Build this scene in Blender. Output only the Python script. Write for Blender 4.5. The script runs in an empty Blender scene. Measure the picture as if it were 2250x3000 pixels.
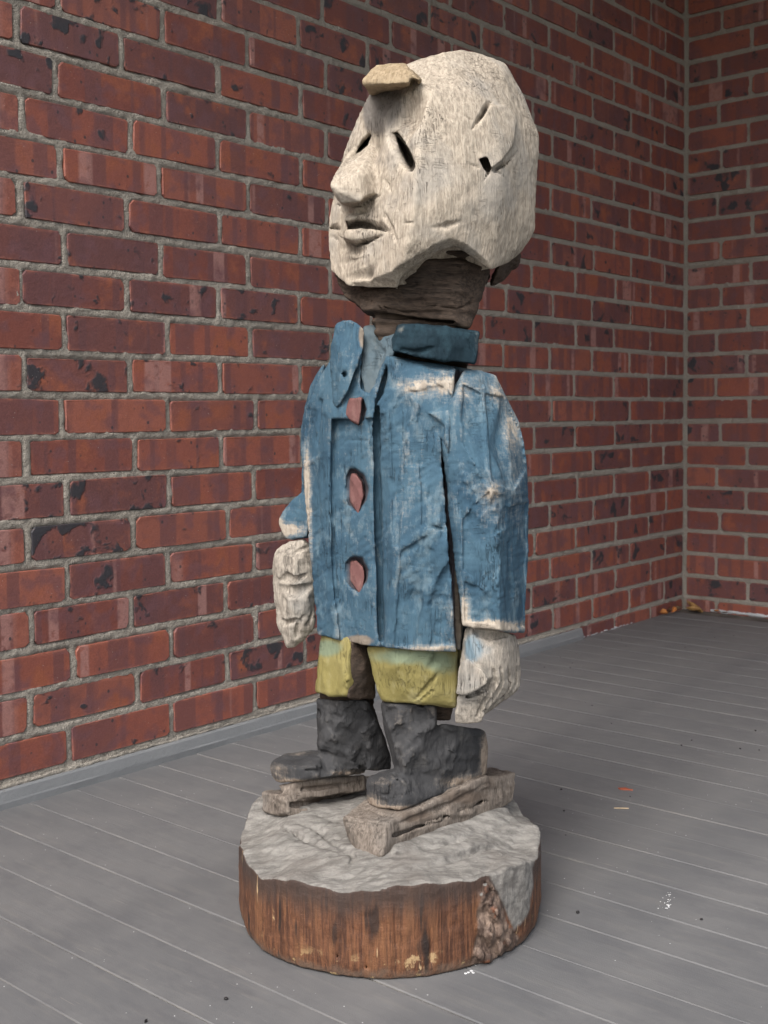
import bpy, bmesh, math, random
import numpy as np
from mathutils import Matrix, Vector

random.seed(7)
RNG = np.random.default_rng(11)
sc = bpy.context.scene
COL = sc.collection

# ------------------------------------------------------------------ camera
F_PX, PITCH, ROLL, SHV = 3410.43, 0.0453, -0.0082, -138.4
CAM_H = 0.6276
cam_d = bpy.data.cameras.new('camera')
cam = bpy.data.objects.new('camera', cam_d); COL.objects.link(cam)
cp, sp = math.cos(PITCH), math.sin(PITCH)
right0 = Vector((1, 0, 0)); fwd = Vector((0, cp, -sp)); down0 = Vector((0, -sp, -cp))
cr, sr = math.cos(ROLL), math.sin(ROLL)
Rr = right0 * cr - down0 * sr
Dn = right0 * sr + down0 * cr
m = Matrix.Identity(4)
for i in range(3):
    m[i][0] = Rr[i]; m[i][1] = -Dn[i]; m[i][2] = -fwd[i]
m[2][3] = CAM_H
cam.matrix_world = m
cam_d.sensor_fit = 'HORIZONTAL'; cam_d.sensor_width = 36
cam_d.lens = F_PX / 2250 * 36
cam_d.shift_y = SHV / 2250
cam_d.clip_start = 0.02; cam_d.clip_end = 3000
cam_d.dof.use_dof = True; cam_d.dof.focus_distance = 1.36; cam_d.dof.aperture_fstop = 22
sc.camera = cam

# ------------------------------------------------------------------ light
w = bpy.data.worlds.new('World'); sc.world = w; w.use_nodes = True
nt = w.node_tree
bg = nt.nodes['Background']
sky = nt.nodes.new('ShaderNodeTexSky'); sky.sky_type = 'NISHITA'; sky.sun_disc = False
SUN_EL, SUN_AZ = math.radians(48), math.radians(204)      # azimuth clockwise from +Y
sky.sun_elevation = SUN_EL; sky.sun_rotation = SUN_AZ
sky.dust_density = 4.0; sky.ozone_density = 1.0; sky.air_density = 1.0
mixn = nt.nodes.new('ShaderNodeHueSaturation'); mixn.inputs['Saturation'].default_value = 0.42
nt.links.new(sky.outputs[0], mixn.inputs['Color']); nt.links.new(mixn.outputs[0], bg.inputs[0])
bg.inputs[1].default_value = 0.14
sl = bpy.data.lights.new('sun', 'SUN'); sl.energy = 2.0; sl.angle = math.radians(32); sl.color = (1, .965, .92)
sun = bpy.data.objects.new('sun', sl); COL.objects.link(sun)
sdir = Vector((math.sin(SUN_AZ) * math.cos(SUN_EL), math.cos(SUN_AZ) * math.cos(SUN_EL), math.sin(SUN_EL)))
sun.rotation_euler = (-sdir).to_track_quat('-Z', 'Y').to_euler()
sc.view_settings.view_transform = 'Standard'; sc.view_settings.look = 'None'
sc.view_settings.gamma = 1; sc.view_settings.use_curve_mapping = False
sc.view_settings.exposure = 0.82

# ------------------------------------------------------------------ helpers
def tag(o, label=None, cat=None, group=None, kind=None):
    if label: o['label'] = label
    if cat: o['category'] = cat
    if group: o['group'] = group
    if kind: o['kind'] = kind
    return o

def link(name, me, parent=None, mat=None):
    o = bpy.data.objects.new(name, me); COL.objects.link(o)
    if parent: o.parent = parent
    if mat and me is not None and not me.materials: me.materials.append(mat)
    return o

class NT:
    """tiny node-tree builder"""
    def __init__(s, name):
        s.m = bpy.data.materials.new(name); s.m.use_nodes = True
        s.t = s.m.node_tree; s.b = s.t.nodes['Principled BSDF']
        s.L = s.t.links.new
    def n(s, typ, props=None, **ins):
        nd = s.t.nodes.new('ShaderNode' + typ)
        for k, v in (props or {}).items(): setattr(nd, k, v)
        for k, v in ins.items():
            key = int(k[1:]) if k[0] == 'i' and k[1:].isdigit() else k.replace('_', ' ')
            s.set(nd.inputs[key], v)
        return nd
    def set(s, inp, v):
        if isinstance(v, bpy.types.NodeSocket): s.L(v, inp)
        else:
            if isinstance(v, (tuple, list)) and len(v) == 3 and inp.type == 'RGBA': v = (*v, 1)
            inp.default_value = v
    def math(s, op, a, b=0.0, c=None, clamp=False):
        nd = s.n('Math', {'operation': op, 'use_clamp': clamp}, i0=a, i1=b)
        if c is not None: s.set(nd.inputs[2], c)
        return nd.outputs[0]
    def vm(s, op, a, b):
        return s.n('VectorMath', {'operation': op}, i0=a, i1=b).outputs[0]
    def noise(s, vec, scale, detail=3, rough=.55, dist=0.0, dims='3D'):
        return s.n('TexNoise', {'noise_dimensions': dims}, Vector=vec, Scale=scale, Detail=detail, Roughness=rough, Distortion=dist).outputs[0]
    def noisec(s, vec, scale, detail=3):
        return s.n('TexNoise', None, Vector=vec, Scale=scale, Detail=detail).outputs[1]
    def vor(s, vec, scale, feature='F1', rnd=1.0):
        return s.n('TexVoronoi', {'feature': feature}, Vector=vec, Scale=scale, Randomness=rnd).outputs[0]
    def ss(s, x, a, b):      # smoothstep
        nd = s.n('MapRange', {'interpolation_type': 'SMOOTHSTEP'}, i0=x, i1=a, i2=b, i3=0.0, i4=1.0)
        return nd.outputs[0]
    def mix(s, f, a, b, mode='MIX'):
        nd = s.t.nodes.new('ShaderNodeMix'); nd.data_type = 'RGBA'; nd.blend_type = mode
        s.set(nd.inputs[0], f); s.set(nd.inputs[6], a); s.set(nd.inputs[7], b)
        return nd.outputs[2]
    def attr(s, name): return s.n('Attribute', {'attribute_name': name}).outputs['Fac']
    def obj(s): return s.n('TexCoord').outputs['Object']
    def scalev(s, v, sc3): return s.vm('MULTIPLY', v, sc3)
    def bump(s, h, strength, dist, normal=None):
        nd = s.n('Bump', None, Strength=strength, Distance=dist, Height=h)
        if normal is not None: s.L(normal, nd.inputs['Normal'])
        return nd.outputs[0]
    def out(s, col, rough, nrm=None, spec=.35):
        s.set(s.b.inputs['Base Color'], col); s.set(s.b.inputs['Roughness'], rough)
        s.b.inputs['Specular IOR Level'].default_value = spec
        if nrm is not None: s.L(nrm, s.b.inputs['Normal'])
        return s.m

# ------------------------------------------------------------------ room frame
AW = 0.7083
WS = 1.022
CX, CY = 0.924 * WS, 3.577 * WS                      # inner corner of the two walls
DV = np.array([-math.sin(AW), -math.cos(AW)])   # along the long wall, towards the viewer
RV = np.array([math.cos(AW), -math.sin(AW)])    # along the short wall, out to the right
def room(t, r, z=0.0):
    return (CX + DV[0] * t + RV[0] * r, CY + DV[1] * t + RV[1] * r, z)
room_m = Matrix(((DV[0], RV[0], 0, CX), (DV[1], RV[1], 0, CY), (0, 0, 1, 0), (0, 0, 0, 1)))  # (left-handed: used for points only)

# ------------------------------------------------------------------ materials: brick, mortar, floor
def mat_brick():
    k = NT('fired_brick')
    tc = k.n('TexCoord'); o = tc.outputs['Object']; g = tc.outputs['Generated']
    r = k.n('ObjectInfo').outputs['Random']
    off = k.n('CombineXYZ', None, X=k.math('MULTIPLY', r, 37.0), Y=k.math('MULTIPLY', r, 91.0), Z=k.math('MULTIPLY', r, 53.0)).outputs[0]
    p = k.vm('ADD', o, off)
    n1 = k.noise(p, 14, 4, .6); n2 = k.noise(p, 60, 4, .65)
    r2 = k.math('FRACT', k.math('MULTIPLY', r, 17.3)); r3 = k.math('FRACT', k.math('MULTIPLY', r, 71.7)); r4 = k.math('FRACT', k.math('MULTIPLY', r, 133.1))
    c = k.mix(k.ss(r2, .1, .95), (.195, .060, .046), (.285, .088, .060))
    c = k.mix(k.math('MULTIPLY', k.ss(r3, .45, .95), .75), c, (.120, .056, .058))
    c = k.mix(k.math('MULTIPLY', k.ss(r4, .72, 1.0), .6), c, (.330, .115, .078))
    c = k.mix(k.ss(n1, .52, .72), c, (.300, .092, .050))
    c = k.mix(k.math('MULTIPLY', k.ss(n1, .50, .30), .65), c, (.140, .060, .060))
    # kiln-stacking bands: run across the brick face
    sx = k.n('SeparateXYZ', None, Vector=p); px = sx.outputs[0]
    bx = k.n('CombineXYZ', None, X=k.math('ADD', px, k.math('MULTIPLY', n2, .004)), Y=k.math('MULTIPLY', r, 77.0), Z=0.0).outputs[0]
    b1 = k.noise(bx, 26, 1, .4); b2 = k.noise(k.vm('ADD', bx, (7.1, 3.3, 0)), 20, 1, .3)
    c = k.mix(k.math('MULTIPLY', k.ss(b1, .53, .57), .62), c, (.130, .057, .060))
    c = k.mix(k.math('MULTIPLY', k.math('MULTIPLY', k.ss(b2, .65, .685), k.ss(n2, .25, .5)), .7), c, (.40, .21, .185))
    # soft purplish hearts inside the bands
    c = k.mix(k.math('MULTIPLY', k.ss(k.noise(p, 24, 2), .50, .66), .6), c, (.155, .070, .078))
    # bright abraded edges
    sg = k.n('SeparateXYZ', None, Vector=g)
    ex = k.math('ABSOLUTE', k.math('SUBTRACT', sg.outputs[0], .5)); ez = k.math('ABSOLUTE', k.math('SUBTRACT', sg.outputs[2], .5))
    e = k.math('MAXIMUM', k.ss(ex, .455, .497), k.ss(ez, .38, .49))
    c = k.mix(k.math('MULTIPLY', e, k.math('MULTIPLY', k.ss(n2, .4, .65), .55)), c, (.38, .14, .095))
    # iron spots
    spn = k.noise(k.vm('ADD', p, (3, 9, 4)), 26, 3, .5, .3)
    thr = k.math('SUBTRACT', .755, k.math('MULTIPLY', r3, .17))
    sp1 = k.ss(k.math('SUBTRACT', spn, thr), -.03, .05)
    vr = k.vor(k.scalev(p, (1, 1, .8)), 55)
    sp2 = k.math('MULTIPLY', k.ss(vr, .17, .10), k.ss(k.noise(p, 22, 1), .50, .56))
    c = k.mix(k.math('MULTIPLY', k.math('MAXIMUM', sp1, k.math('MULTIPLY', sp2, .85)), .93), c, (.030, .034, .041))
    # scuffs and lime specks
    sc1 = k.noise(k.scalev(p, (1, 1, 2.6)), 70, 5, .7, 1.2)
    c = k.mix(k.math('MULTIPLY', k.ss(sc1, .64, .74), .5), c, (.42, .19, .14))
    c = k.mix(k.math('MULTIPLY', k.ss(k.vor(p, 120), .07, .04), k.ss(k.noise(p, 30, 1), .55, .6)), c, (.6, .55, .52))
    fine = k.noise(p, 420, 3, .6)
    c = k.mix(k.ss(fine, .3, .75), k.mix(.25, c, (0, 0, 0)), c)
    h = k.math('ADD', k.math('MULTIPLY', fine, .35), k.math('ADD', k.math('MULTIPLY', n2, 1.0), k.math('MULTIPLY', sp1, .8)))
    return k.out(c, k.math('SUBTRACT', .72, k.math('MULTIPLY', n2, .3)), k.bump(h, .55, .0018), .4)

def mat_mortar():
    k = NT('sandy_mortar'); o = k.obj()
    n = k.noise(o, 9, 4); f = k.noise(o, 520, 3, .7); g = k.vor(o, 420)
    c = k.mix(n, (.28, .252, .215), (.43, .392, .342))
    c = k.mix(k.ss(f, .58, .70), c, (.10, .092, .085))
    c = k.mix(k.math('MULTIPLY', k.ss(g, .22, .12), k.ss(k.noise(o, 130, 2), .5, .6)), c, (.55, .52, .47))
    h = k.math('ADD', f, k.math('MULTIPLY', k.noise(o, 160, 3), 1.6))
    return k.out(c, .95, k.bump(h, 1.0, .0045), .15)

def mat_boards():
    k = NT('grey_floor_paint')
    tc = k.n('TexCoord'); o = tc.outputs['Object']; g = tc.outputs['Generated']
    r = k.n('ObjectInfo').outputs['Random']
    p = k.vm('ADD', o, k.n('CombineXYZ', None, X=k.math('MULTIPLY', r, 9.0), Y=0.0, Z=0.0).outputs[0])
    n1 = k.noise(o, 4.5, 5, .6); n2 = k.noise(k.scalev(p, (14, 1.5, 1)), 6, 4, .6)      # x across, y along
    c = k.mix(k.ss(n1, .35, .68), (.106, .107, .111), (.138, .137, .138))
    c = k.mix(k.math('MULTIPLY', k.ss(n2, .5, .75), .35), c, (.180, .172, .160))
    c = k.mix(k.math('MULTIPLY', k.ss(k.noise(k.scalev(o, (1, .6, 1)), 7, 3), .60, .75), .5), c, (.115, .100, .083))
    c = k.mix(k.math('MULTIPLY', k.ss(k.noise(k.scalev(o, (1.2, .5, 1)), 16, 4, .65), .50, .36), .33), c, (.082, .083, .090))
    # paint rubbed off along the arrises
    sx = k.n('SeparateXYZ', None, Vector=g).outputs[0]
    e = k.math('ABSOLUTE', k.math('SUBTRACT', sx, .5))
    en = k.noise(k.scalev(p, (60, 9, 1)), 3, 5, .7)
    e2 = k.math('ADD', e, k.math('MULTIPLY', k.math('SUBTRACT', en, .5), .034))
    rub = k.math('MULTIPLY', k.ss(e2, .487, .499), k.ss(k.noise(k.scalev(p, (.1, 3, 1)), 2.2, 3), .33, .62))
    c = k.mix(k.math('MULTIPLY', rub, .34), c, (.22, .20, .178))
    # fine scratches running with the boards, specks
    scn = k.noise(k.scalev(p, (90, 3, 1)), 4, 3, .6)
    c = k.mix(k.math('MULTIPLY', k.ss(scn, .69, .74), .5), c, (.28, .255, .225))
    c = k.mix(k.math('MULTIPLY', k.ss(k.vor(o, 60), .06, .035), k.ss(k.noise(o, 9, 1), .5, .55)), c, (.55, .55, .55))
    f = k.noise(o, 700, 2, .6)
    h = k.math('ADD', k.math('MULTIPLY', f, .5), k.math('MULTIPLY', n2, 1.2))
    rg = k.math('ADD', .50, k.math('MULTIPLY', k.noise(o, 12, 3), .22))
    return k.out(c, rg, k.bump(h, .35, .0012), .35)

def mat_simple(name, c1, c2, scale=12, rough=.7, bump=.3, bscale=200, dist=.001, stretch=(1, 1, 1)):
    k = NT(name); o = k.scalev(k.obj(), stretch)
    n = k.noise(o, scale, 5, .65)
    return k.out(k.mix(k.ss(n, .3, .7), c1, c2), rough, k.bump(k.noise(o, bscale, 4, .65), bump, dist), .3)

M_BRICK, M_MORTAR, M_BOARD = mat_brick(), mat_mortar(), mat_boards()

# ------------------------------------------------------------------ surroundings: ground beyond the porch, porch ceiling
def quad_mesh(name, pts):
    me = bpy.data.meshes.new(name); me.from_pydata(pts, [], [tuple(range(len(pts)))]); return me
G = mat_simple('lawn_soil', (.045, .06, .025), (.09, .085, .05), 3, .95, .5, 60, .02)
tag(link('ground', quad_mesh('ground', [(-900, -900, -.65), (900, -900, -.65), (900, 900, -.65), (-900, 900, -.65)]), mat=G), kind='structure')
def room_box(t0, t1, r0, r1, z0, z1, name, mat, parent=None):
    v = [room(t, r, z) for z in (z0, z1) for (t, r) in ((t0, r0), (t1, r0), (t1, r1), (t0, r1))]
    f = [(0, 1, 2, 3), (7, 6, 5, 4), (0, 4, 5, 1), (1, 5, 6, 2), (2, 6, 7, 3), (3, 7, 4, 0)]
    me = bpy.data.meshes.new(name); me.from_pydata(v, [], f); me.validate()
    bm = bmesh.new(); bm.from_mesh(me); bmesh.ops.recalc_face_normals(bm, faces=bm.faces); bm.to_mesh(me); bm.free()
    return link(name, me, parent, mat)
M_CEIL = mat_simple('ceiling_paint', (.42, .42, .40), (.50, .50, .47), 4, .7)
tag(room_box(-.3, 2.9, -.3, 1.7, 2.36, 2.46, 'porch_ceiling', M_CEIL), kind='structure')

# ------------------------------------------------------------------ floor boards
floor_me = bpy.data.meshes.new('floor'); 
M_DUST = mat_simple('joint_dirt', (.13, .115, .10), (.045, .040, .036), 20, .95, .6, 300, .002)
floor = room_box(-.01, 5.0, -.01, 3.4, -.06, -.0028, 'floor', M_DUST); tag(floor, kind='structure')
PITCHB = .0876
board_rot = math.atan2(RV[1], RV[0]) - math.pi / 2     # local +Y runs along RV, local +X = across, away from viewer
def board_mesh(wd, L, seed):
    rr = random.Random(seed); hw = wd / 2; b = .0011
    prof = [(-hw, -.02), (-hw, -b * 1.2), (-hw + b, 0), (hw - b, 0), (hw, -b * 1.2), (hw, -.02)]
    v = []; f = []
    NS = 7
    for j in range(NS):
        y = L * j / (NS - 1); dx = rr.uniform(-.0004, .0004)
        v += [(x + dx, y, z) for x, z in prof]
    for j in range(NS - 1):
        for i in range(5):
            a = j * 6 + i; f.append((a, a + 6, a + 7, a + 1))
    me = bpy.data.meshes.new('board'); me.from_pydata(v, [], f)
    bm = bmesh.new(); bm.from_mesh(me); bmesh.ops.recalc_face_normals(bm, faces=bm.faces); bm.to_mesh(me); bm.free()
    me.materials.append(M_BOARD); return me
wide = [board_mesh(PITCHB - .0009, 3.4, 1), board_mesh(PITCHB - .0017, 3.4, 2), board_mesh(PITCHB - .0006, 3.4, 3)]
t0 = 2.181 - PITCHB * 24
for i in range(58):
    t = t0 + PITCHB * (i + .5)
    if t - PITCHB / 2 < -.02: continue
    o = link('board', random.choice(wide), floor)
    o.location = room(t, 0, random.uniform(-.0005, .0005)); o.rotation_euler = (random.uniform(-.0003, .0003), random.uniform(-.004, .004), board_rot)

# ------------------------------------------------------------------ brick walls
COURSE, Z0, BH = .0677 * WS, CAM_H - .5775 * WS, .0573
def brick_mesh(wd, seed):
    rr = random.Random(seed); hw, hh = wd / 2, BH / 2; c = rr.uniform(.003, .006)
    j = lambda a=.0011: rr.uniform(-a, a)
    ol = []
    for sx, sz, flip in ((-1, -1, 0), (1, -1, 1), (1, 1, 0), (-1, 1, 1)):
        cc = c * rr.uniform(.5, 1.7)
        a = (sx * hw, sz * (hh - cc)); b = (sx * (hw - cc), sz * hh)
        ol += [(a, b), (b, a)][flip] if True else []
    ol.insert(2, (j(.02), -hh)); ol.insert(7, (j(.02), hh))
    ol = [(x + j(), z + j()) for x, z in ol]
    n = len(ol); v = []; ch = .0013
    for x, z in ol:   # front ring, slightly inset
        s = 1 - ch / max(abs(x) if abs(x) > .03 else hh, .02)
        v.append((x - math.copysign(ch, x), -.0 + j(.0004), z - math.copysign(ch * .8, z)))
    for x, z in ol: v.append((x, .0016, z))
    for x, z in ol: v.append((x, .03, z))
    f = [tuple(range(n))]
    for i in range(n):
        k2 = (i + 1) % n
        f.append((i, n + i, n + k2, k2)); f.append((n + i, 2 * n + i, 2 * n + k2, n + k2))
    me = bpy.data.meshes.new('brick'); me.from_pydata(v, [], f)
    bm = bmesh.new(); bm.from_mesh(me); bmesh.ops.recalc_face_normals(bm, faces=bm.faces)
    bm.normal_update()
    if bm.faces[:][0].normal.y > 0: bmesh.ops.reverse_faces(bm, faces=bm.faces)
    bm.to_mesh(me); bm.free()
    me.materials.append(M_BRICK); return me
STD = [brick_mesh(.2055 * WS - .0120, s) for s in range(14)]
HALF = {}
def cut_brick(wd):
    key = round(wd * 200)
    if key not in HALF: HALF[key] = brick_mesh(key / 200, 900 + key)
    return HALF[key]

_RL = np.random.default_rng(5).random((64, 64, 64)).astype(np.float32)
def vnoise(P, scale, off=0.0):
    q = P * scale + 17.3 + off; i = np.floor(q).astype(int); f = q - i; f = f * f * (3 - 2 * f); i &= 63; j = (i + 1) & 63
    R = _RL; x0, y0, z0 = i[:, 0], i[:, 1], i[:, 2]; x1, y1, z1 = j[:, 0], j[:, 1], j[:, 2]; fx, fy, fz = f[:, 0], f[:, 1], f[:, 2]
    a = R[x0, y0, z0] * (1 - fx) + R[x1, y0, z0] * fx; b = R[x0, y1, z0] * (1 - fx) + R[x1, y1, z0] * fx
    c = R[x0, y0, z1] * (1 - fx) + R[x1, y0, z1] * fx; d = R[x0, y1, z1] * (1 - fx) + R[x1, y1, z1] * fx
    return (a * (1 - fy) + b * fy) * (1 - fz) + (c * (1 - fy) + d * fy) * fz - .5
def fbm(P, scale, octs=3, off=0.0, g=.5):
    r = 0; a = 1
    for k in range(octs): r = r + a * vnoise(P, scale * 2 ** k, off + 9 * k); a *= g
    return r

def build_wall(name, label, to_world, rotz, phases, rows, s_end, s_split, mortar_s):
    """to_world(s, out, z): s along the wall from the corner, out = distance in front of the brick faces"""
    root = bpy.data.objects.new(name, None); COL.objects.link(root)
    root.location = to_world(0, 0, 0); root.rotation_euler = (0, 0, rotz)
    tag(root, label, 'brick wall')
    inv = Matrix.Rotation(-rotz, 3, 'Z')
    def loc(s, out, z): return inv @ (Vector(to_world(s, out, z)) - root.location)
    rr = random.Random(3 if rotz > 0 else 4)
    rowj = {}
    for row in range(rows[0], rows[1]):
        ph, md = phases[row % 2]
        jn = [0.0] + [ph + md * k + rr.uniform(-.0085, .0085) for k in range(0, 40) if ph + md * k < s_end]
        rowj[row] = (jn, rr.uniform(-.0013, .0013), rr.uniform(0, 6))
    # mortar bed: a rough sheet with real relief, fullest in the joints
    nx = int(mortar_s[1] / .0036); nz = int((COURSE * (rows[1] + 1) + .08) / .0036)
    S, Z = np.meshgrid(np.linspace(mortar_s[0], mortar_s[1], nx), np.linspace(-.03, Z0 + COURSE * rows[1] + .03, nz))
    P = np.stack([S.ravel(), Z.ravel(), np.zeros(S.size) + 3.3 * (rotz > 0)], 1)
    ph_ = ((Z - Z0) / COURSE); near = np.abs(ph_ - np.round(ph_)) * COURSE
    rid = np.floor(ph_).astype(int)
    for row, (jn, _, _) in rowj.items():
        mk = rid == row
        if mk.any(): near[mk] = np.minimum(near[mk], np.abs(S[mk][:, None] - np.array(jn)[None]).min(1))
    outv = -.0008 + fbm(P, 70, 4) * .0036 + fbm(P, 14, 2) * .0016
    outv = np.minimum(outv, .0014) - .004 * np.clip((near.ravel() - .0062 - fbm(P, 45, 2) * .0035) / .002, 0, 1)
    a = np.array(loc(0, 0, 0)); ds = np.array(loc(1, 0, 0)) - a; do = np.array(loc(0, 1, 0)) - a
    V = a + ds * S.ravel()[:, None] + do * outv[:, None]; V[:, 2] = Z.ravel()
    idx = np.arange(S.size).reshape(S.shape)
    Q = np.stack([idx[:-1, :-1], idx[:-1, 1:], idx[1:, 1:], idx[1:, :-1]], -1).reshape(-1, 4)
    me = mesh_np('mortar', V, Q); link('mortar', me, root, M_MORTAR)
    # wall body behind
    far = bmesh.new()
    for row in range(rows[0], rows[1]):
        joints, rdz, rph = rowj[row]
        z = Z0 + COURSE * (row + .5) + rdz
        for q0, q1 in zip(joints[:-1], joints[1:]):
            L = q1 - q0 - .0120
            if L < .02: continue
            std = abs(L - .198) < .018
            me = rr.choice(STD) if std else cut_brick(L)
            c = (q0 + q1) / 2 + (.003 if q0 == 0 else 0)
            dz = rr.uniform(-.0011, .0011) + .0012 * math.sin(c * 2.3 + rph); tilt = rr.uniform(-.004, .004); out = rr.uniform(-.0008, .0014)
            yaw = rr.uniform(-.006, .006)
            if c < s_split and row >= -1:
                o = link('brick', me, root)
                o.location = loc(c, out, z + dz)
                sxx = L / .198 if std else 1
                o.scale = (sxx, 1, rr.uniform(.94, 1.02))
                o.rotation_euler = (0, tilt, math.pi * (rotz == 99) + yaw)
                if rr.random() < .5 : o.scale.x = -o.scale.x if False else o.scale.x
            else:
                T = Matrix.Translation(loc(c, out, z + dz)) @ Matrix.Rotation(tilt, 4, 'Y')
                n0 = len(far.verts); far.from_mesh(me); far.verts.ensure_lookup_table()
                bmesh.ops.transform(far, matrix=T, verts=far.verts[n0:])
    me = bpy.data.meshes.new('distant_bricks'); far.to_mesh(me); far.free()
    tag(link('outer_bricks', me, root, M_BRICK), kind='stuff')
    return root

def mesh_np(name, V, Q, smooth=True):
    me = bpy.data.meshes.new(name)
    V = np.ascontiguousarray(V, np.float32); Q = np.ascontiguousarray(Q, np.int32)
    me.vertices.add(len(V)); me.vertices.foreach_set('co', V.ravel())
    me.loops.add(Q.size); me.loops.foreach_set('vertex_index', Q.ravel())
    me.polygons.add(len(Q)); me.polygons.foreach_set('loop_start', np.arange(len(Q), dtype=np.int32) * Q.shape[1])
    me.update(calc_edges=True); me.validate()
    me.polygons.foreach_set('use_smooth', np.full(len(me.polygons), smooth)); me.update()
    return me

# local -Y of a brick is its face; so rotate so that local -Y points into the porch, local +X along the wall
rot_long = math.atan2(RV[1], RV[0]) + math.pi / 2      # -Y local -> +RV ; +X local = -DV ... along the wall
def long_w(s, out, z): return room(s, out, z)
rot_short = math.atan2(DV[1], DV[0]) + math.pi / 2     # -Y local -> +DV
def short_w(s, out, z): return room(out, s, z)
wall_a = build_wall('brick_wall', 'long red brick wall behind the carved figure, running off to the left', long_w, rot_long,
           [(.128 * WS, .2089 * WS), (.221 * WS, .2068 * WS)], (-1, 29), 3.6, 2.42, (-.03, 3.6))
wall_b = build_wall('brick_wall', 'short red brick wall at the right, beyond the inside corner', short_w, rot_short,
           [(.203 * WS, .2055 * WS), (.108 * WS, .2055 * WS)], (-1, 29), 1.6, .42, (-.03, 1.6))

# grey painted skirting strip along the long wall, stops short of the corner
def mat_trim():
    k = NT('skirting_paint'); o = k.obj()
    n = k.noise(o, 18, 4)
    c = k.mix(n, (.145, .153, .162), (.20, .205, .21))
    c = k.mix(k.math('MULTIPLY', k.ss(k.noise(o, 90, 4, .7), .62, .72), .6), c, (.13, .13, .13))
    return k.out(c, .5, k.bump(k.noise(o, 150, 4, .6), .4, .002))
M_TRIM = mat_trim()
def strip(name, s0, s1, prof, mat, n=90, amp=.0009, out0=0, wfun=None, seed=0):
    ss_ = np.linspace(s0, s1, n); V = []
    for i, s in enumerate(ss_):
        for j, (o_, z_) in enumerate(prof):
            q = np.array([[s * 14, j * 3.7 + seed, 0.0]])
            V.append(room(*(wfun(s, o_ + float(vnoise(q, 1)[0]) * amp, 0)[:2] if wfun else (s, o_ + float(vnoise(q, 1)[0]) * amp)), z_ + float(vnoise(q, 1, 5)[0]) * amp))
    m_ = len(prof); Q = []
    for i in range(n - 1):
        for j in range(m_ - 1):
            a = i * m_ + j; Q.append((a, a + 1, a + m_ + 1, a + m_))
    caps = [tuple(range(m_)), tuple((n - 1) * m_ + j for j in reversed(range(m_)))]
    me = bpy.data.meshes.new(name); me.from_pydata(V, [], [tuple(q) for q in Q] + caps)
    bm = bmesh.new(); bm.from_mesh(me); bmesh.ops.recalc_face_normals(bm, faces=bm.faces); bm.to_mesh(me); bm.free()
    return link(name, me, None, mat)
skirt = strip('skirting_board', .63, 3.6, [(-.001, -.002), (.0125, -.002), (.0125, .010), (.0115, .013), (.0085, .028), (.0065, .0305), (-.001, .0305)], M_TRIM, 200, .0016)
tag(skirt, 'grey painted skirting strip along the foot of the long brick wall', 'skirting board')
# crumbly mortar bead on top of the strip
def bead_along(name, s0, s1, rfun, mat, long=True, zb=.041, amp=.003, out=.005):
    n = int((s1 - s0) / .003); m_ = 7; V = []; Q = []
    S = np.linspace(s0, s1, n)
    for j in range(m_):
        a = math.pi * (j / (m_ - 1)) 
        P = np.stack([S * 1.0, np.full(n, j * .006), np.zeros(n)], 1)
        k_ = 1 + fbm(P, 90, 3) * 1.0
        rad = rfun(S) * k_
        o_ = np.cos(a - math.pi / 2 + math.pi / 2) * 0 + out * 0 + rad * math.sin(a) ; z_ = zb - rad * math.cos(a)
        for s, oo, zz in zip(S, o_, z_):
            V.append(room(s, oo - .002, zz) if long else room(oo - .002, s, zz))
    for j in range(m_ - 1):
        for i in range(n - 1):
            a = j * n + i; Q.append((a, a + 1, a + n + 1, a + n))
    me = mesh_np(name, np.array(V), np.array(Q)); return link(name, me, None, mat)
bd = bead_along('mortar_bead', .63, 3.5, lambda S: .0034 + .0012 * np.sin(S * 9), M_MORTAR, True, .0325)
bd.parent = wall_a; bd.matrix_parent_inverse = Matrix.LocRotScale(wall_a.location, wall_a.rotation_euler, None).inverted()
M_CAULK = mat_simple('old_white_caulk', (.34, .36, .38), (.5, .51, .52), 30, .6, .4)
bd2 = bead_along('caulk_bead', .09, 1.5, lambda S: .0045 + .003 * vnoise(np.stack([S * 9, S * 0, S * 0], 1), 1), M_CAULK, False, .003)
tag(bd2, 'ragged whitish caulk line at the foot of the short wall', 'caulk line')
bd3 = bead_along('caulk_bead', .33, .612, lambda S: .0035 + .003 * vnoise(np.stack([S * 9 + 4, S * 0, S * 0], 1), 1), M_CAULK, True, .002)
tag(bd3, 'pale caulk line at the foot of the long wall, right of the skirting strip end', 'caulk line')

#@@STATUE@@
# ------------------------------------------------------------------ carving kit: signed-distance volumes -> meshes
OX, OY = 0.006, 1.443
def ray_dir(u, v):                       # u, v: sight-line reference on a 1659 x 2212 sheet
    k_ = 3000 / 2212
    a = (u * k_ - 1125) / F_PX; b = (v * k_ - 1500 - SHV) / F_PX
    a, b = a * cr + b * sr, -a * sr + b * cr
    d = right0 * a + fwd + down0 * b
    return d / d.y
def V(u, v, Y):
    d = ray_dir(u, v); return np.array((d.x * Y, Y, CAM_H + d.z * Y))
def VL(pts, dy=0.0): return [V(p[0], p[1], p[2] + dy) for p in pts]
def to_px(P):
    X, Y, Z = P[:, 0], P[:, 1], P[:, 2] - CAM_H
    y = Y * cp - Z * sp; z = Y * sp + Z * cp
    a, b = X / y, -z / y
    a, b = a * cr - b * sr, a * sr + b * cr
    k_ = 2212 / 3000
    return (1125 + F_PX * a) * k_, (1500 + SHV + F_PX * b) * k_

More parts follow.
